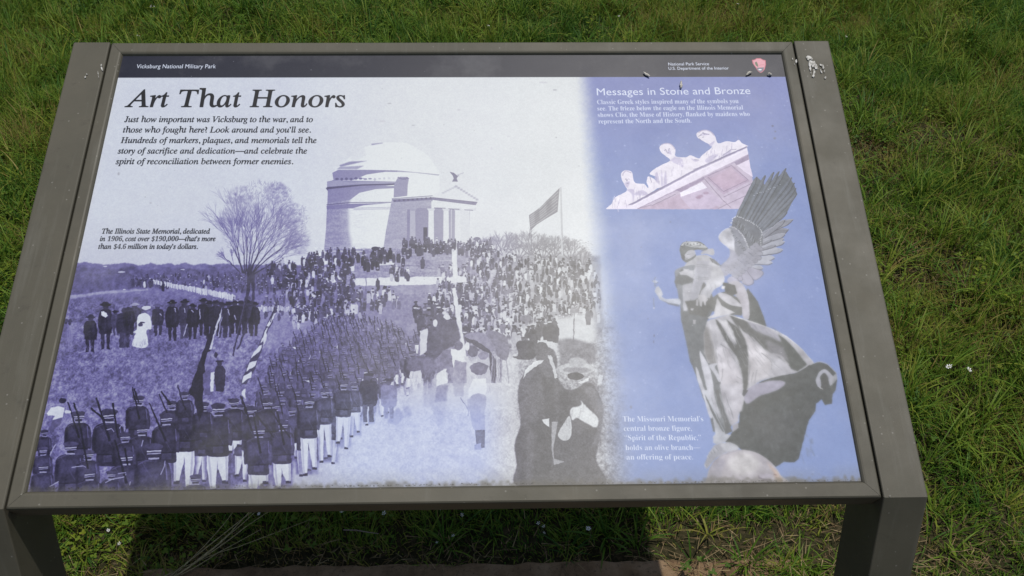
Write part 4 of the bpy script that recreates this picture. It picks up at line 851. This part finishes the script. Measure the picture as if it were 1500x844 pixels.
def scatter(n, seed, y0=.4, core=True):
    r = np.random.RandomState(seed); x = r.uniform(-3.3, 3.5, n*2); y = r.uniform(-.15, 4.3, n*2)
    keep = np.ones(len(x), bool)
    if core: keep &= (np.abs(x-.1) < 1.0+.52*np.clip(y, 0, 9)) | (r.rand(len(x)) < .22); keep &= (y < 3.5) | (r.rand(len(x)) < .4)
    lip = y0+.010*np.sin(x*23)+.02*(value_noise(x, y*0, .09, 5)-.5)-.07*np.exp(-((x-.47)/.05)**2)-.11*np.exp(-((x-.62)/.07)**2)-.05*np.exp(-((x+.77)/.13)**2)-.03*np.exp(-((x-.78)/.1)**2)
    keep &= (y > lip) | (np.abs(x) > .67)
    return x[keep][:n], y[keep][:n], r
def ground_z(x, y): return np.where((np.abs(x) < .665) & (y < .402), .013, (value_noise(x, y, .5, 3)-.5)*.03+(value_noise(x, y, .17, 4)-.5)*.014-.012)
# fine turf
x, y, r = scatter(400000, 31, .402)
dry = dryness(x, y); tall = value_noise(x, y, .13, 41)*.7+value_noise(x, y, .5, 42)*.3
keep = r.rand(len(x)) > np.clip((dry-.55)*2.4, 0, .85); x, y, dry, tall = x[keep], y[keep], dry[keep], tall[keep]; n = len(x)
L = (.028+.085*np.clip(tall-.12, 0, 1)**1.2)*r.lognormal(0, .28, n); L *= np.where(y < .5, .62, 1)*np.clip(1.25-.75*dry, .45, 1)
az = 2*np.pi*value_noise(x, y, .10, 43)*1.6+r.normal(0, 1.3, n)
fresh = value_noise(x, y, .22, 44)
tint = np.clip(.56+.36*(fresh-.5)*2+.45*(value_noise(x, y, .75, 45)-.5)+.05*np.clip(x, -1, 1)+r.normal(0, .2, n)-np.clip(dry-.50, 0, 1)*1.25, .0, 1)
tint = np.where(r.rand(n) < .04+.4*np.clip(dry-.55, 0, 1), r.uniform(0, .2, n), tint)
o = strands('grass', np.c_[x, y, ground_z(x, y)], az, L, r.uniform(.0018, .0036, n), r.uniform(.05, .7, n), r.uniform(.1, 1.4, n), tint, m_grass, 2)
tag(o, 'mown green turf with brownish patches all round the sign', 'grass', kind='stuff')
# longer arching blades in tufts
nc = 4200; cx, cy, r = scatter(nc, 51, .425); k = r.randint(5, 22, len(cx))
dr = dryness(cx, cy); sel = r.rand(len(cx)) > np.clip((dr-.6)*2, 0, .7); cx, cy, k = cx[sel], cy[sel], k[sel]
ci = np.repeat(np.arange(len(cx)), k); n = len(ci); cs = r.uniform(.6, 1.2, len(cx))[ci]; ct = np.clip(r.normal(.56, .22, len(cx)), .22, 1)[ci]
az = r.uniform(0, 6.283, n); rad = r.uniform(0, .02, n); x = cx[ci]+np.cos(az)*rad; y = cy[ci]+np.sin(az)*rad
L = r.uniform(.07, .155, n)*cs*np.where(y < .56, .62, 1)
o = strands('long_grass', np.c_[x, y, ground_z(x, y)], az+r.normal(0, .3, n), L, r.uniform(.0024, .0046, n)*cs, r.uniform(.05, .8, n), r.uniform(.3, 1.7, n), np.clip(ct+r.normal(0, .08, n), 0, 1), m_grass, 4)
tag(o, 'longer arching grass blades rising in tufts from the turf', 'grass', kind='stuff')
# thin pale seed stalks standing above the turf
x, y, r = scatter(9000, 57, .43); dr = dryness(x, y)+.35*np.exp(-((x+.52)/.14)**2-((y-2.85)/.35)**2); keep = (r.rand(len(x)) < np.clip((dr-.33)*1.6, .02, .8))*(y > .7); x, y = x[keep], y[keep]; n = len(x)
o = strands('seed_stalks', np.c_[x, y, ground_z(x, y)], r.uniform(0, 6.283, n), r.uniform(.07, .17, n), r.uniform(.0012, .0022, n), r.uniform(0, .5, n), r.uniform(.0, 1.0, n), np.clip(r.normal(.14, .07, n), 0, .3), m_grass, 3)
tag(o, 'thin pale seed stalks standing above the turf', 'grass', kind='stuff')
# dead thatch lying among the blades
m_dry = leaf_mat('dry_thatch', [(0, (.09, .055, .03)), (.5, (.19, .13, .07)), (1, (.32, .25, .14))], .8, .15)
x, y, r = scatter(90000, 61, .392); dry = dryness(x, y); keep = r.rand(len(x)) < np.clip((dry-.42)*1.7, .05, 1)*np.where(y < .45, 3.5, 1); x, y = x[keep], y[keep]; n = len(x)
o = strands('thatch', np.c_[x, y, np.maximum(ground_z(x, y), np.where(y < .4, .012, -1))+r.uniform(.004, .026, n)], r.uniform(0, 6.283, n), r.lognormal(-3.7, .5, n), r.uniform(.0008, .0022, n), r.uniform(1.3, 1.65, n), r.uniform(-.35, .35, n), r.rand(n), m_dry, 2)
tag(o, 'dead straw coloured thatch lying between the grass blades', 'thatch', kind='stuff')
# small round leaved weeds
m_weed = leaf_mat('weed_leaves', [(0, (.19, .23, .02)), (.5, (.11, .18, .02)), (1, (.055, .12, .018))], .55, .3)
def leaflets(name, x, y, z, az, size, tiltv, tint, mat):
    n = len(x); t = np.linspace(0, 2*np.pi, 6, endpoint=False); px, py = np.cos(t)*.5+.5, np.sin(t)*.42
    lz = np.abs(py)*.35
    V = np.zeros((n, 6, 3)); c, s = np.cos(az)[:, None], np.sin(az)[:, None]; ct, st_ = np.cos(tiltv)[:, None], np.sin(tiltv)[:, None]; S_ = size[:, None]
    V[..., 0] = x[:, None]+S_*(c*px*ct-s*py); V[..., 1] = y[:, None]+S_*(s*px*ct+c*py); V[..., 2] = z[:, None]+S_*(px*st_+lz)
    me = bpy.data.meshes.new(name); me.vertices.add(n*6); me.vertices.foreach_set('co', V.ravel())
    idx = np.array([0, 1, 2, 3, 0, 3, 4, 5]); loops = (np.arange(n)*6)[:, None]+idx
    me.loops.add(n*8); me.loops.foreach_set('vertex_index', loops.ravel().astype(np.int32))
    me.polygons.add(n*2); me.polygons.foreach_set('loop_start', (np.arange(n*2)*4).astype(np.int32)); me.polygons.foreach_set('loop_total', np.full(n*2, 4, np.int32))
    at = me.attributes.new('tint', 'FLOAT', 'POINT'); at.data.foreach_set('value', np.repeat(tint, 6).astype(np.float32))
    me.update(); me.materials.append(mat); o = bpy.data.objects.new(name, me); COL.objects.link(o); return o
x, y, r = scatter(34000, 71, .415); w_ = value_noise(x, y, .25, 72)*.6+value_noise(x, y, .09, 73)*.4
w_ = w_+.35*np.exp(-((x+.80)/.20)**2-((y-.50)/.14)**2)+.2*np.exp(-((x+1.6)/.6)**2-((y-1.6)/.9)**2)
keep = w_ > .56; x, y = x[keep], y[keep]; n = len(x)
hh = r.uniform(.012, .05, n); a0 = r.uniform(0, 6.283, n); sz = r.uniform(.004, .009, n); tn = np.clip(value_noise(x, y, .12, 74)+r.normal(0, .15, n), 0, 1)
rep = lambda v: np.repeat(v, 3)
a3 = (a0[:, None]+np.array([0, 2.09, 4.19])).ravel()
o = leaflets('clover', rep(x), rep(y), rep(ground_z(x, y)+hh), a3+r.normal(0, .15, 3*n), rep(sz)*r.uniform(.8, 1.2, 3*n), r.uniform(-.25, .5, 3*n), rep(tn), m_weed)
tag(o, 'three lobed clover and weed leaves low in the turf', 'weeds', kind='stuff')

# ---------------------------------------------------------------- small white flowers
m_pet, nt, b = node_mat('white_petals', .6); b.inputs['Base Color'].default_value = (.78, .78, .76, 1)
m_eye, nt, b = node_mat('flower_centre', .7); b.inputs['Base Color'].default_value = (.42, .38, .10, 1)
m_stem, nt, b = node_mat('flower_stem', .6); b.inputs['Base Color'].default_value = (.09, .16, .04, 1)
def flower_mesh(seed, np_, rad, nb):
    r = random.Random(seed); V, F, M = [], [], []
    for h in range(nb):
        ox, oy, oz = (0, 0, 0) if h == 0 else (r.uniform(-.014, .014), r.uniform(-.014, .014), r.uniform(-.012, .004))
        tx_, ty_ = r.uniform(-.35, .35), r.uniform(-.35, .35)
        for k in range(np_):
            a = 2*math.pi*k/np_+r.uniform(-.1, .1); R0 = rad*r.uniform(.85, 1.1)
            for (rr_, da) in ((.15, 0), (.6, .26), (1, .14), (1, -.14), (.6, -.26)):
                px, py = math.cos(a+da)*rr_*R0, math.sin(a+da)*rr_*R0
                V.append((ox+px, oy+py, oz+px*tx_+py*ty_+.25*rr_*rr_*R0))
            F.append(tuple(range(len(V)-5, len(V)))); M.append(0)
        b0 = len(V)
        for k in range(6): a = k*math.pi/3; V.append((ox+math.cos(a)*rad*.2, oy+math.sin(a)*rad*.2, oz+.0008))
        V.append((ox, oy, oz+.0022)); F += [(b0+k, b0+(k+1) % 6, b0+6) for k in range(6)]; M += [1]*6
        b0 = len(V)
        for k in range(3): a = k*2.1; V.append((ox+math.cos(a)*.0006, oy+math.sin(a)*.0006, oz))
        for k in range(3): a = k*2.1; V.append((ox*.3+math.cos(a)*.0007, oy*.3+math.sin(a)*.0007, -.06))
        F += [(b0+k, b0+(k+1) % 3, b0+3+(k+1) % 3, b0+3+k) for k in range(3)]; M += [2]*3
    me = bpy.data.meshes.new('white_flower'); me.from_pydata(V, [], F); me.update()
    for m in (m_pet, m_eye, m_stem): me.materials.append(m)
    me.polygons.foreach_set('material_index', M); return me
fm = [flower_mesh(1, 5, .0055, 1), flower_mesh(2, 8, .0060, 1), flower_mesh(3, 5, .0048, 3), flower_mesh(4, 5, .0042, 4)]
SP = [(-1.306,2.638),(-1.335,2.919),(-1.251,2.308),(-.517,2.91),(.57,2.794),(1.439,2.619),(1.159,.875),(1.209,.87),(-.865,.512),(-.75,.472),(-.718,.44),(-.209,.527),(-.182,.501),(-.124,.513),(-.065,.512),(-.034,.445),(-.067,.43),(.143,.47),(.154,.446),(.153,.462),(.247,.457),(-.017,.495),(.963,3.029),(.046,2.73),(1.081,2.93),(.823,1.158),(.929,.544),(1.238,2.408),(-1.253,2.048),(-.444,.502),(-.27,.505)]
r = random.Random(8)
I9, I10, I33 = SP.index((1.159,.875)), SP.index((1.209,.87)), SP.index((.929,.544))
zones = {'under': ('tiny white flower on a thin stem in the shade under the sign', 'white flowers in the shade under the sign'),
         'left': ('small white flower in the sunny weeds by the left leg', 'white flowers by the left leg'),
         'far_left': ('small white flower dotting the lawn beyond the left arm of the sign', 'white flowers on the lawn to the left'),
         'far': ('small white flower dotting the lawn behind the top rail of the sign', 'white flowers on the lawn behind'),
         'right': ('small white flower dotting the lawn beyond the right arm of the sign', 'white flowers on the lawn to the right')}
pair_ = {9: 'left one of two open white daisies in the grass right of the sign', 10: 'right one of two open white daisies in the grass right of the sign', 33: 'single white flower beside the bend of the right arm'}
pair = {I9: pair_[9], I10: pair_[10], I33: pair_[33]}
for i, (x, y) in enumerate(SP):
    near = y < .6
    z = 'left' if near and x < -.7 else 'under' if near else 'far_left' if x < -1 else 'far' if x < .7 else 'right'
    if i in pair: me = fm[1]
    elif near: me = fm[0] if r.random() < .6 else fm[1]
    else: me = fm[2] if r.random() < .6 else fm[3]
    o = bpy.data.objects.new('white_flower', me); COL.objects.link(o)
    o.location = (x, y, ground_z(np.array([x]), np.array([y]))[0]+(.062 if near else r.uniform(.075, .10)))
    o.rotation_euler = (r.uniform(-.4, .1), r.uniform(-.2, .2), r.uniform(0, 6)); s = r.uniform(.5, .9) if near else r.uniform(.6, .9); o.scale = (s, s, s)
    if i in (I9, I10): o.scale = (1.25, 1.25, 1.25)
    if i in pair: tag(o, pair[i], 'flower')
    else: tag(o, zones[z][0], 'flower', zones[z][1])

# straws of dead grass lying over the slab edge, and a twig
m_straw, nt, b = node_mat('dead_straw', .7, .3)
nt.links.new(ramp(nt, noise(nt, 30, 4), [(.35, (.20, .16, .07)), (.5, (.33, .27, .14)), (.65, (.44, .38, .22))]), b.inputs['Base Color'])
m_twig, nt, b = node_mat('grey_twig', .85, .2); b.inputs['Base Color'].default_value = (.22, .17, .14, 1)
def tube(name, pts, r0, r1, mat, parent=None, sides=6):
    P_ = [Vector(p) for p in pts]; V, F = [], []
    for i, p in enumerate(P_):
        t = (P_[min(i+1, len(P_)-1)]-P_[max(i-1, 0)]).normalized(); a = t.cross(Vector((0, 0, 1))).normalized(); c = t.cross(a)
        rr_ = r0+(r1-r0)*i/(len(P_)-1)
        for k in range(sides): q = 2*math.pi*k/sides; V.append(p+a*math.cos(q)*rr_+c*math.sin(q)*rr_)
    for i in range(len(P_)-1):
        for k in range(sides): F.append((i*sides+k, i*sides+(k+1) % sides, (i+1)*sides+(k+1) % sides, (i+1)*sides+k))
    F += [tuple(range(sides))[::-1], tuple(range(len(V)-sides, len(V)))]
    return mesh_obj(name, V, F, mat, parent, True)
for k, (x1, y1, zc) in enumerate(((-.425, .545, .06), (-.405, .565, .05), (-.375, .535, .045), (-.445, .50, .07), (-.34, .510, .03), (-.43, .475, .035), (-.48, .56, .05))):
    x0, y0 = -.60+r.uniform(-.012, .012), .372+r.uniform(-.006, .006)
    bx1, by1 = r.uniform(-.02, .02), r.uniform(.35, .75)
    pts = [(x0+(x1-x0)*t+.010*math.sin(t*3.1+k)*(-1)**k+bx1*max(0, t-by1), y0+(y1-y0)*t+r.uniform(-.0015, .0015), .024+zc*t-.012*math.sin(t*3)-.05*max(0, t-by1)) for t in [i/8 for i in range(9)]]
    o = tube('dry_grass_stalk', pts, r.uniform(.0010, .0017), .0005, m_straw)
    tag(o, 'long dead straw fanning out over the slab edge left of centre', 'straw', 'dead straws fanning over the slab edge')
tag(tube('twig', [(-.262, .462, .045), (-.235, .458, .05), (-.212, .455, .047), (-.188, .449, .05)], .0016, .0009, m_twig), 'short bare grey twig lying in the shaded grass under the sign', 'twig')

# ---------------------------------------------------------------- the sign
m_metal, nt, b = node_mat('bronze_grey_powder_coat', .48, .35)
tc = N(nt, 'ShaderNodeNewGeometry').outputs['Position']
cm = ramp(nt, noise(nt, 7, 8, .62, tc), [(.3, (.080, .075, .055)), (.55, (.098, .090, .066)), (.78, (.120, .106, .076))])
cm = mix(nt, cm, (.14, .13, .11), ramp(nt, noise(nt, 120, 5, .75, tc), [(.66, (0, 0, 0)), (.80, (.5, .5, .5))]))
cm = mix(nt, cm, (.045, .04, .032), ramp(nt, noise(nt, 38, 6, .7, tc), [(.60, (0, 0, 0)), (.74, (.45, .45, .45))]))
mp = N(nt, 'ShaderNodeMapping'); mp.inputs['Scale'].default_value = (60, 5, 5); nt.links.new(tc, mp.inputs[0])
cm = mix(nt, cm, (.15, .145, .12), ramp(nt, noise(nt, 1, 6, .7, mp.outputs[0]), [(.55, (0, 0, 0)), (.75, (.45, .45, .45))]))
cm = mix(nt, cm, (.05, .046, .036), ramp(nt, noise(nt, 3.2, 7, .68, tc), [(.52, (0, 0, 0)), (.72, (.5, .5, .5))]))
vo = N(nt, 'ShaderNodeTexVoronoi', feature='F1'); vo.inputs['Scale'].default_value = 70; nt.links.new(tc, vo.inputs['Vector'])
cm = mix(nt, cm, (.26, .25, .22), ramp(nt, vo.outputs['Distance'], [(.05, (.55, .55, .55)), (.09, (0, 0, 0))]))
nt.links.new(cm, b.inputs['Base Color']); bump(nt, b, noise(nt, 900, 2, .5, tc), .25, .0004)
rg = ramp(nt, noise(nt, 20, 5, .6, tc), [(.3, (.50, .50, .50)), (.7, (.64, .64, .64))]); nt.links.new(rg, b.inputs['Roughness'])
root = bpy.data.objects.new('information_sign', None); COL.objects.link(root)
tag(root, 'bronze grey framed park panel titled Art That Honors on two legs', 'sign')
def bevelled(name, verts, faces, width, seg=3):
    me = bpy.data.meshes.new(name); bm = bmesh.new()
    vs = [bm.verts.new(v) for v in verts]
    for f_ in faces: bm.faces.new([vs[i] for i in f_])
    bmesh.ops.recalc_face_normals(bm, faces=bm.faces)
    mv = {v for v in vs if any((v.co.yz-Vector(p)).length < 1e-4 for p in (Fp, inner))}
    bmesh.ops.bevel(bm, geom=[e for e in bm.edges if not (e.verts[0] in mv and e.verts[1] in mv and abs(e.verts[0].co.x-e.verts[1].co.x) < 1e-6 or (e.verts[0] in mv and e.verts[1] in mv))], offset=width, segments=seg, affect='EDGES', profile=.6)
    bm.to_mesh(me); bm.free(); me.materials.append(m_metal)
    o = bpy.data.objects.new(name, me); COL.objects.link(o); o.parent = root
    return o
OX0, OX1, OY0, OY1 = 0.0, .980, 0.0, .6605
IX0, IX1, IY0, IY1 = .0190, .9605, .0200, .6390
# profile across a rail: (fraction towards the inside, height)
prof = [(0.0, -.034), (0.0, -.0030), (.04, -.0012), (.12, 0), (.74, 0), (.84, -.0006), (.92, -.0020), (1.0, -.0052), (1.0, -.034)]
def rail(corners_out, corners_in, gap):
    (a0, a1), (b0, b1) = corners_out, corners_in; V, F = [], []
    for o_, i_ in ((a0, b0), (a1, b1)):
        for f_, h_ in prof: V.append(pw(o_[0]+(i_[0]-o_[0])*f_, o_[1]+(i_[1]-o_[1])*f_, h_))
    d = (V[len(prof)]-V[0]).normalized(); n = len(prof)
    V = [v+d*gap for v in V[:n]]+[v-d*gap for v in V[n:]]
    F = [(k, (k+1) % n, n+(k+1) % n, n+k) for k in range(n)]+[tuple(range(n))[::-1], tuple(range(n, 2*n))]
    me = bpy.data.meshes.new('frame_rail'); bm = bmesh.new(); vs = [bm.verts.new(v) for v in V]
    for f_ in F: bm.faces.new([vs[i] for i in f_])
    bmesh.ops.recalc_face_normals(bm, faces=bm.faces); bm.to_mesh(me); bm.free(); me.materials.append(m_metal)
    o = bpy.data.objects.new('frame_rail', me); COL.objects.link(o); o.parent = root
    return o
co = [(OX0, OY0), (OX1, OY0), (OX1, OY1), (OX0, OY1)]; ci_ = [(IX0, IY0), (IX1, IY0), (IX1, IY1), (IX0, IY1)]
for k in range(4): rail((co[k], co[(k+1) % 4]), (ci_[k], ci_[(k+1) % 4]), .00022)
# side arms and legs: bent extrusions, mitred at the bend
Fp = np.array([0, H0]); ad = np.array([ca, sa]); an = np.array([sa, -ca]); ld = np.array([-.3325, -.9431]); lb = np.array([.9431, -.3325])
AT, LT = .050, .088
A_ = np.array([ad, -ld]).T; t_ = np.linalg.solve(A_, (Fp+lb*LT)-(Fp+an*AT)); inner = Fp+an*AT+ad*t_[0]
topb = Fp+ad*.6612
arm = [Fp, topb, topb+an*AT, inner]
lend = (H0+.02)/.9431
leg = [Fp, inner, Fp+lb*LT+ld*lend, Fp+ld*lend]
def extr(name, prof2, x0, x1, w, off=0):
    n = len(prof2); V = [(x0, p[0], p[1]) for p in prof2]+[(x1, p[0], p[1]) for p in prof2]
    F = [(k, (k+1) % n, n+(k+1) % n, n+k) for k in range(n)]+[tuple(range(n))[::-1], tuple(range(n, 2*n))]
    return bevelled(name, V, F, w)
up = np.array([-sa, ca])*.0012
for x0, x1 in ((-.5435, -.4917), (.4917, .5425)):
    extr('side_arm', arm, x0, x1, .0022)
    extr('leg', leg, x0, x1, .0022)

# the print
img = bpy.data.images.new('sign_print', CW, CH, alpha=False); img.colorspace_settings.name = 'sRGB'
px = np.ones((CH, CW, 4), np.float32)
lin = np.where(C <= .04045, C/12.92, ((C+.055)/1.055)**2.4)
lin = np.clip((lin-PRINT_FLOOR)*PRINT_GAIN, .004, .9)
px[..., :3] = np.where(lin <= .0031308, lin*12.92, 1.055*lin**(1/2.4)-.055)[::-1]
img.pixels.foreach_set(px.ravel()); img.update(); img.pack()
del px, lin
m_print, nt, b = node_mat('printed_panel', .42, .40)
uv = N(nt, 'ShaderNodeUVMap', uv_map='print'); ti = N(nt, 'ShaderNodeTexImage'); ti.image = img; ti.interpolation = 'Linear'; ti.extension = 'EXTEND'
nt.links.new(uv.outputs[0], ti.inputs[0]); tc = N(nt, 'ShaderNodeNewGeometry').outputs['Position']
pc = mix(nt, ti.outputs[0], (.50, .50, .50), ramp(nt, noise(nt, 5, 8, .7, tc), [(.5, (0, 0, 0)), (.8, (.16, .16, .16))]))
nt.links.new(pc, b.inputs['Base Color'])
nt.links.new(ramp(nt, noise(nt, 9, 6, .65, tc), [(.3, (PR-.03,)*3), (.7, (PR+.04,)*3)]), b.inputs['Roughness']); bump(nt, b, noise(nt, 700, 3, .6, tc), .12, .0003)
zt, zb = -.0042, -.010
E_ = .001
V = [pw(x, y, z) for z in (zt, zb) for x, y in ((PRINT_X0+E_, PRINT_Y0+E_), (PRINT_X1-E_, PRINT_Y0+E_), (PRINT_X1-E_, PRINT_Y1-E_), (PRINT_X0+E_, PRINT_Y1-E_))]
o = mesh_obj('print_panel', V, [(0, 1, 2, 3), (7, 6, 5, 4), (0, 4, 5, 1), (1, 5, 6, 2), (2, 6, 7, 3), (3, 7, 4, 0)], m_print, root)
uvl = o.data.uv_layers.new(name='print')
for li, l in enumerate(o.data.loops):
    v = l.vertex_index % 4; u0, u1 = E_*KX/CW, 1-E_*KX/CW; v0, v1 = E_*KY/CH, 1-E_*KY/CH
    uvl.data[li].uv = ((u0, u1, u1, u0)[v], (v0, v0, v1, v1)[v])
o['label'] = 'faded violet and blue printed panel with old crowd picture and winged figure'

# ---------------------------------------------------------------- droppings and flakes on the sign
m_drop, nt, b = node_mat('chalky_dropping', .85, .2)
tcd = N(nt, 'ShaderNodeTexCoord').outputs['Generated']
nt.links.new(ramp(nt, noise(nt, 5, 5, .7, tcd), [(.36, (.10, .09, .07)), (.5, (.48, .45, .38)), (.62, (.72, .70, .66))]), b.inputs['Base Color'])
m_splat, nt, b = node_mat('dried_white_splash', .9, .2)
tcd = N(nt, 'ShaderNodeNewGeometry').outputs['Position']
nt.links.new(ramp(nt, noise(nt, 260, 4, .7, tcd), [(.38, (.22, .21, .18)), (.52, (.55, .54, .50)), (.68, (.72, .71, .68))]), b.inputs['Base Color'])
def pellet(pa, pb, wid, label, seed):
    r = random.Random(seed); a, b_ = PM([pa])[0], PM([pb])[0]; A, B = pw(a[0], a[1], -.0030), pw(b_[0], b_[1], -.0026); ax = B-A; nrm = pw(0, 0, 1)-pw(0, 0, 0); sd = ax.cross(nrm).normalized(); L_ = ax.length
    V, F, n, m = [], [], 9, 8
    for i in range(n):
        t = i/(n-1); rad = wid*.5*(math.sin(math.pi*min(max(t, .04), .96))**.6)*r.uniform(.75, 1.2); c = A+ax*t+sd*(math.sin(t*3.3+seed)*wid*.22)+nrm*(.0012+.0006*math.sin(t*7+seed))
        for k in range(m): q = 2*math.pi*k/m; V.append(c+sd*math.cos(q)*rad*r.uniform(.85, 1.15)+nrm*math.sin(q)*rad*.8)
    for i in range(n-1):
        for k in range(m): F.append((i*m+k, i*m+(k+1) % m, (i+1)*m+(k+1) % m, (i+1)*m+k))
    F += [tuple(range(m))[::-1], tuple(range(m*n-m, m*n))]
    o = mesh_obj('bird_dropping', V, F, m_drop, None, True); tag(o, label, 'bird dropping')
pellet((943.5, 104), (951.5, 111.5), .0040, 'small pale dropping with dark tip on the band left of the service name', 1)
pellet((999, 118), (996.5, 128.5), .0040, 'small tan and white dropping above the word Stone', 2)
pellet((1093.5, 109), (1102, 104.5), .0042, 'larger pale dropping with dark base just left below the arrowhead emblem', 3)
pellet((1125.5, 109.5), (1130.5, 107), .0050, 'small crumbly white dropping nearest the right end of the dark band', 4)
def splat(polys, z, label, thick=.0006):
    V, F = [], []
    for k, q in enumerate(polys):
        q = smooth([(1100+q[i]/10, 50+q[i+1]/10) for i in range(0, len(q), 2)], 3) ; p = PM(q)
        rr_ = np.random.RandomState(k+5); p = p+rr_.normal(0, .00022, p.shape); n = len(p); b0 = len(V); c = p.mean(0)
        V += [pw(x, y, z-.0004) for x, y in p]+[pw(*(c+(np.array([x, y])-c)*.93), z+thick*.8) for x, y in p]+[pw(c[0], c[1], z+thick)]
        F += [(b0+i, b0+(i+1) % n, b0+n+(i+1) % n, b0+n+i) for i in range(n)]+[(b0+n+i, b0+n+(i+1) % n, b0+2*n) for i in range(n)]
    tag(mesh_obj('bird_dropping', V, F, m_splat), label, 'bird dropping')
AZ = .0012
splat([[800,340, 840,325, 885,345, 905,375, 880,385, 850,372, 845,400, 815,380], [845,405, 880,395, 905,410, 925,400, 945,440, 905,450, 880,470, 860,500, 842,470], [905,450, 950,445, 970,480, 968,520, 945,525, 920,495, 895,500, 885,478], [850,505, 875,500, 880,530, 862,548], [905,540, 925,520, 938,560, 925,600, 930,635, 900,642, 888,625, 905,605],
       [1003,445, 1030,455, 1055,460, 1068,500, 1060,525, 1045,515, 1030,480, 1005,468], [1010,520, 1025,545, 1042,570, 1030,585, 1015,565], [1072,530, 1078,560, 1070,590, 1066,560], [1072,640, 1092,632, 1098,655, 1084,668, 1072,655], [868,560, 880,575, 872,590]], AZ, 'large broken white splash near the top of the right arm')
splat([[648,385, 665,378, 676,400, 668,430, 655,440, 648,415], [602,362, 608,358, 608,392, 602,388], [632,440, 640,436, 640,458, 633,458]], AZ-.0004, 'small white splash on the inner edge of the right arm')
Zl = lambda q: [v for i in range(0, len(q), 2) for v in ((90+q[i]/10-1100)*10, (50+q[i+1]/10-50)*10)]
splat([Zl([580,455, 600,450, 598,480, 582,482]), Zl([582,495, 598,492, 605,530, 620,545, 600,545, 588,520]), Zl([535,560, 540,556, 552,640, 548,640])], AZ, 'little white splash on the inner edge of the left arm')
splat([Zl([345,630, 362,622, 366,645, 352,655]), Zl([370,592, 382,590, 382,606, 372,606])], AZ, 'tiny white fleck in the middle of the left arm')
splat([[6, 0, 12, -4, 14, 4, 7, 6]] if 0 else [[2023,6765, 2032,6762, 2034,6776, 2026,6780]], AZ, 'tiny white fleck at the bend of the right arm')
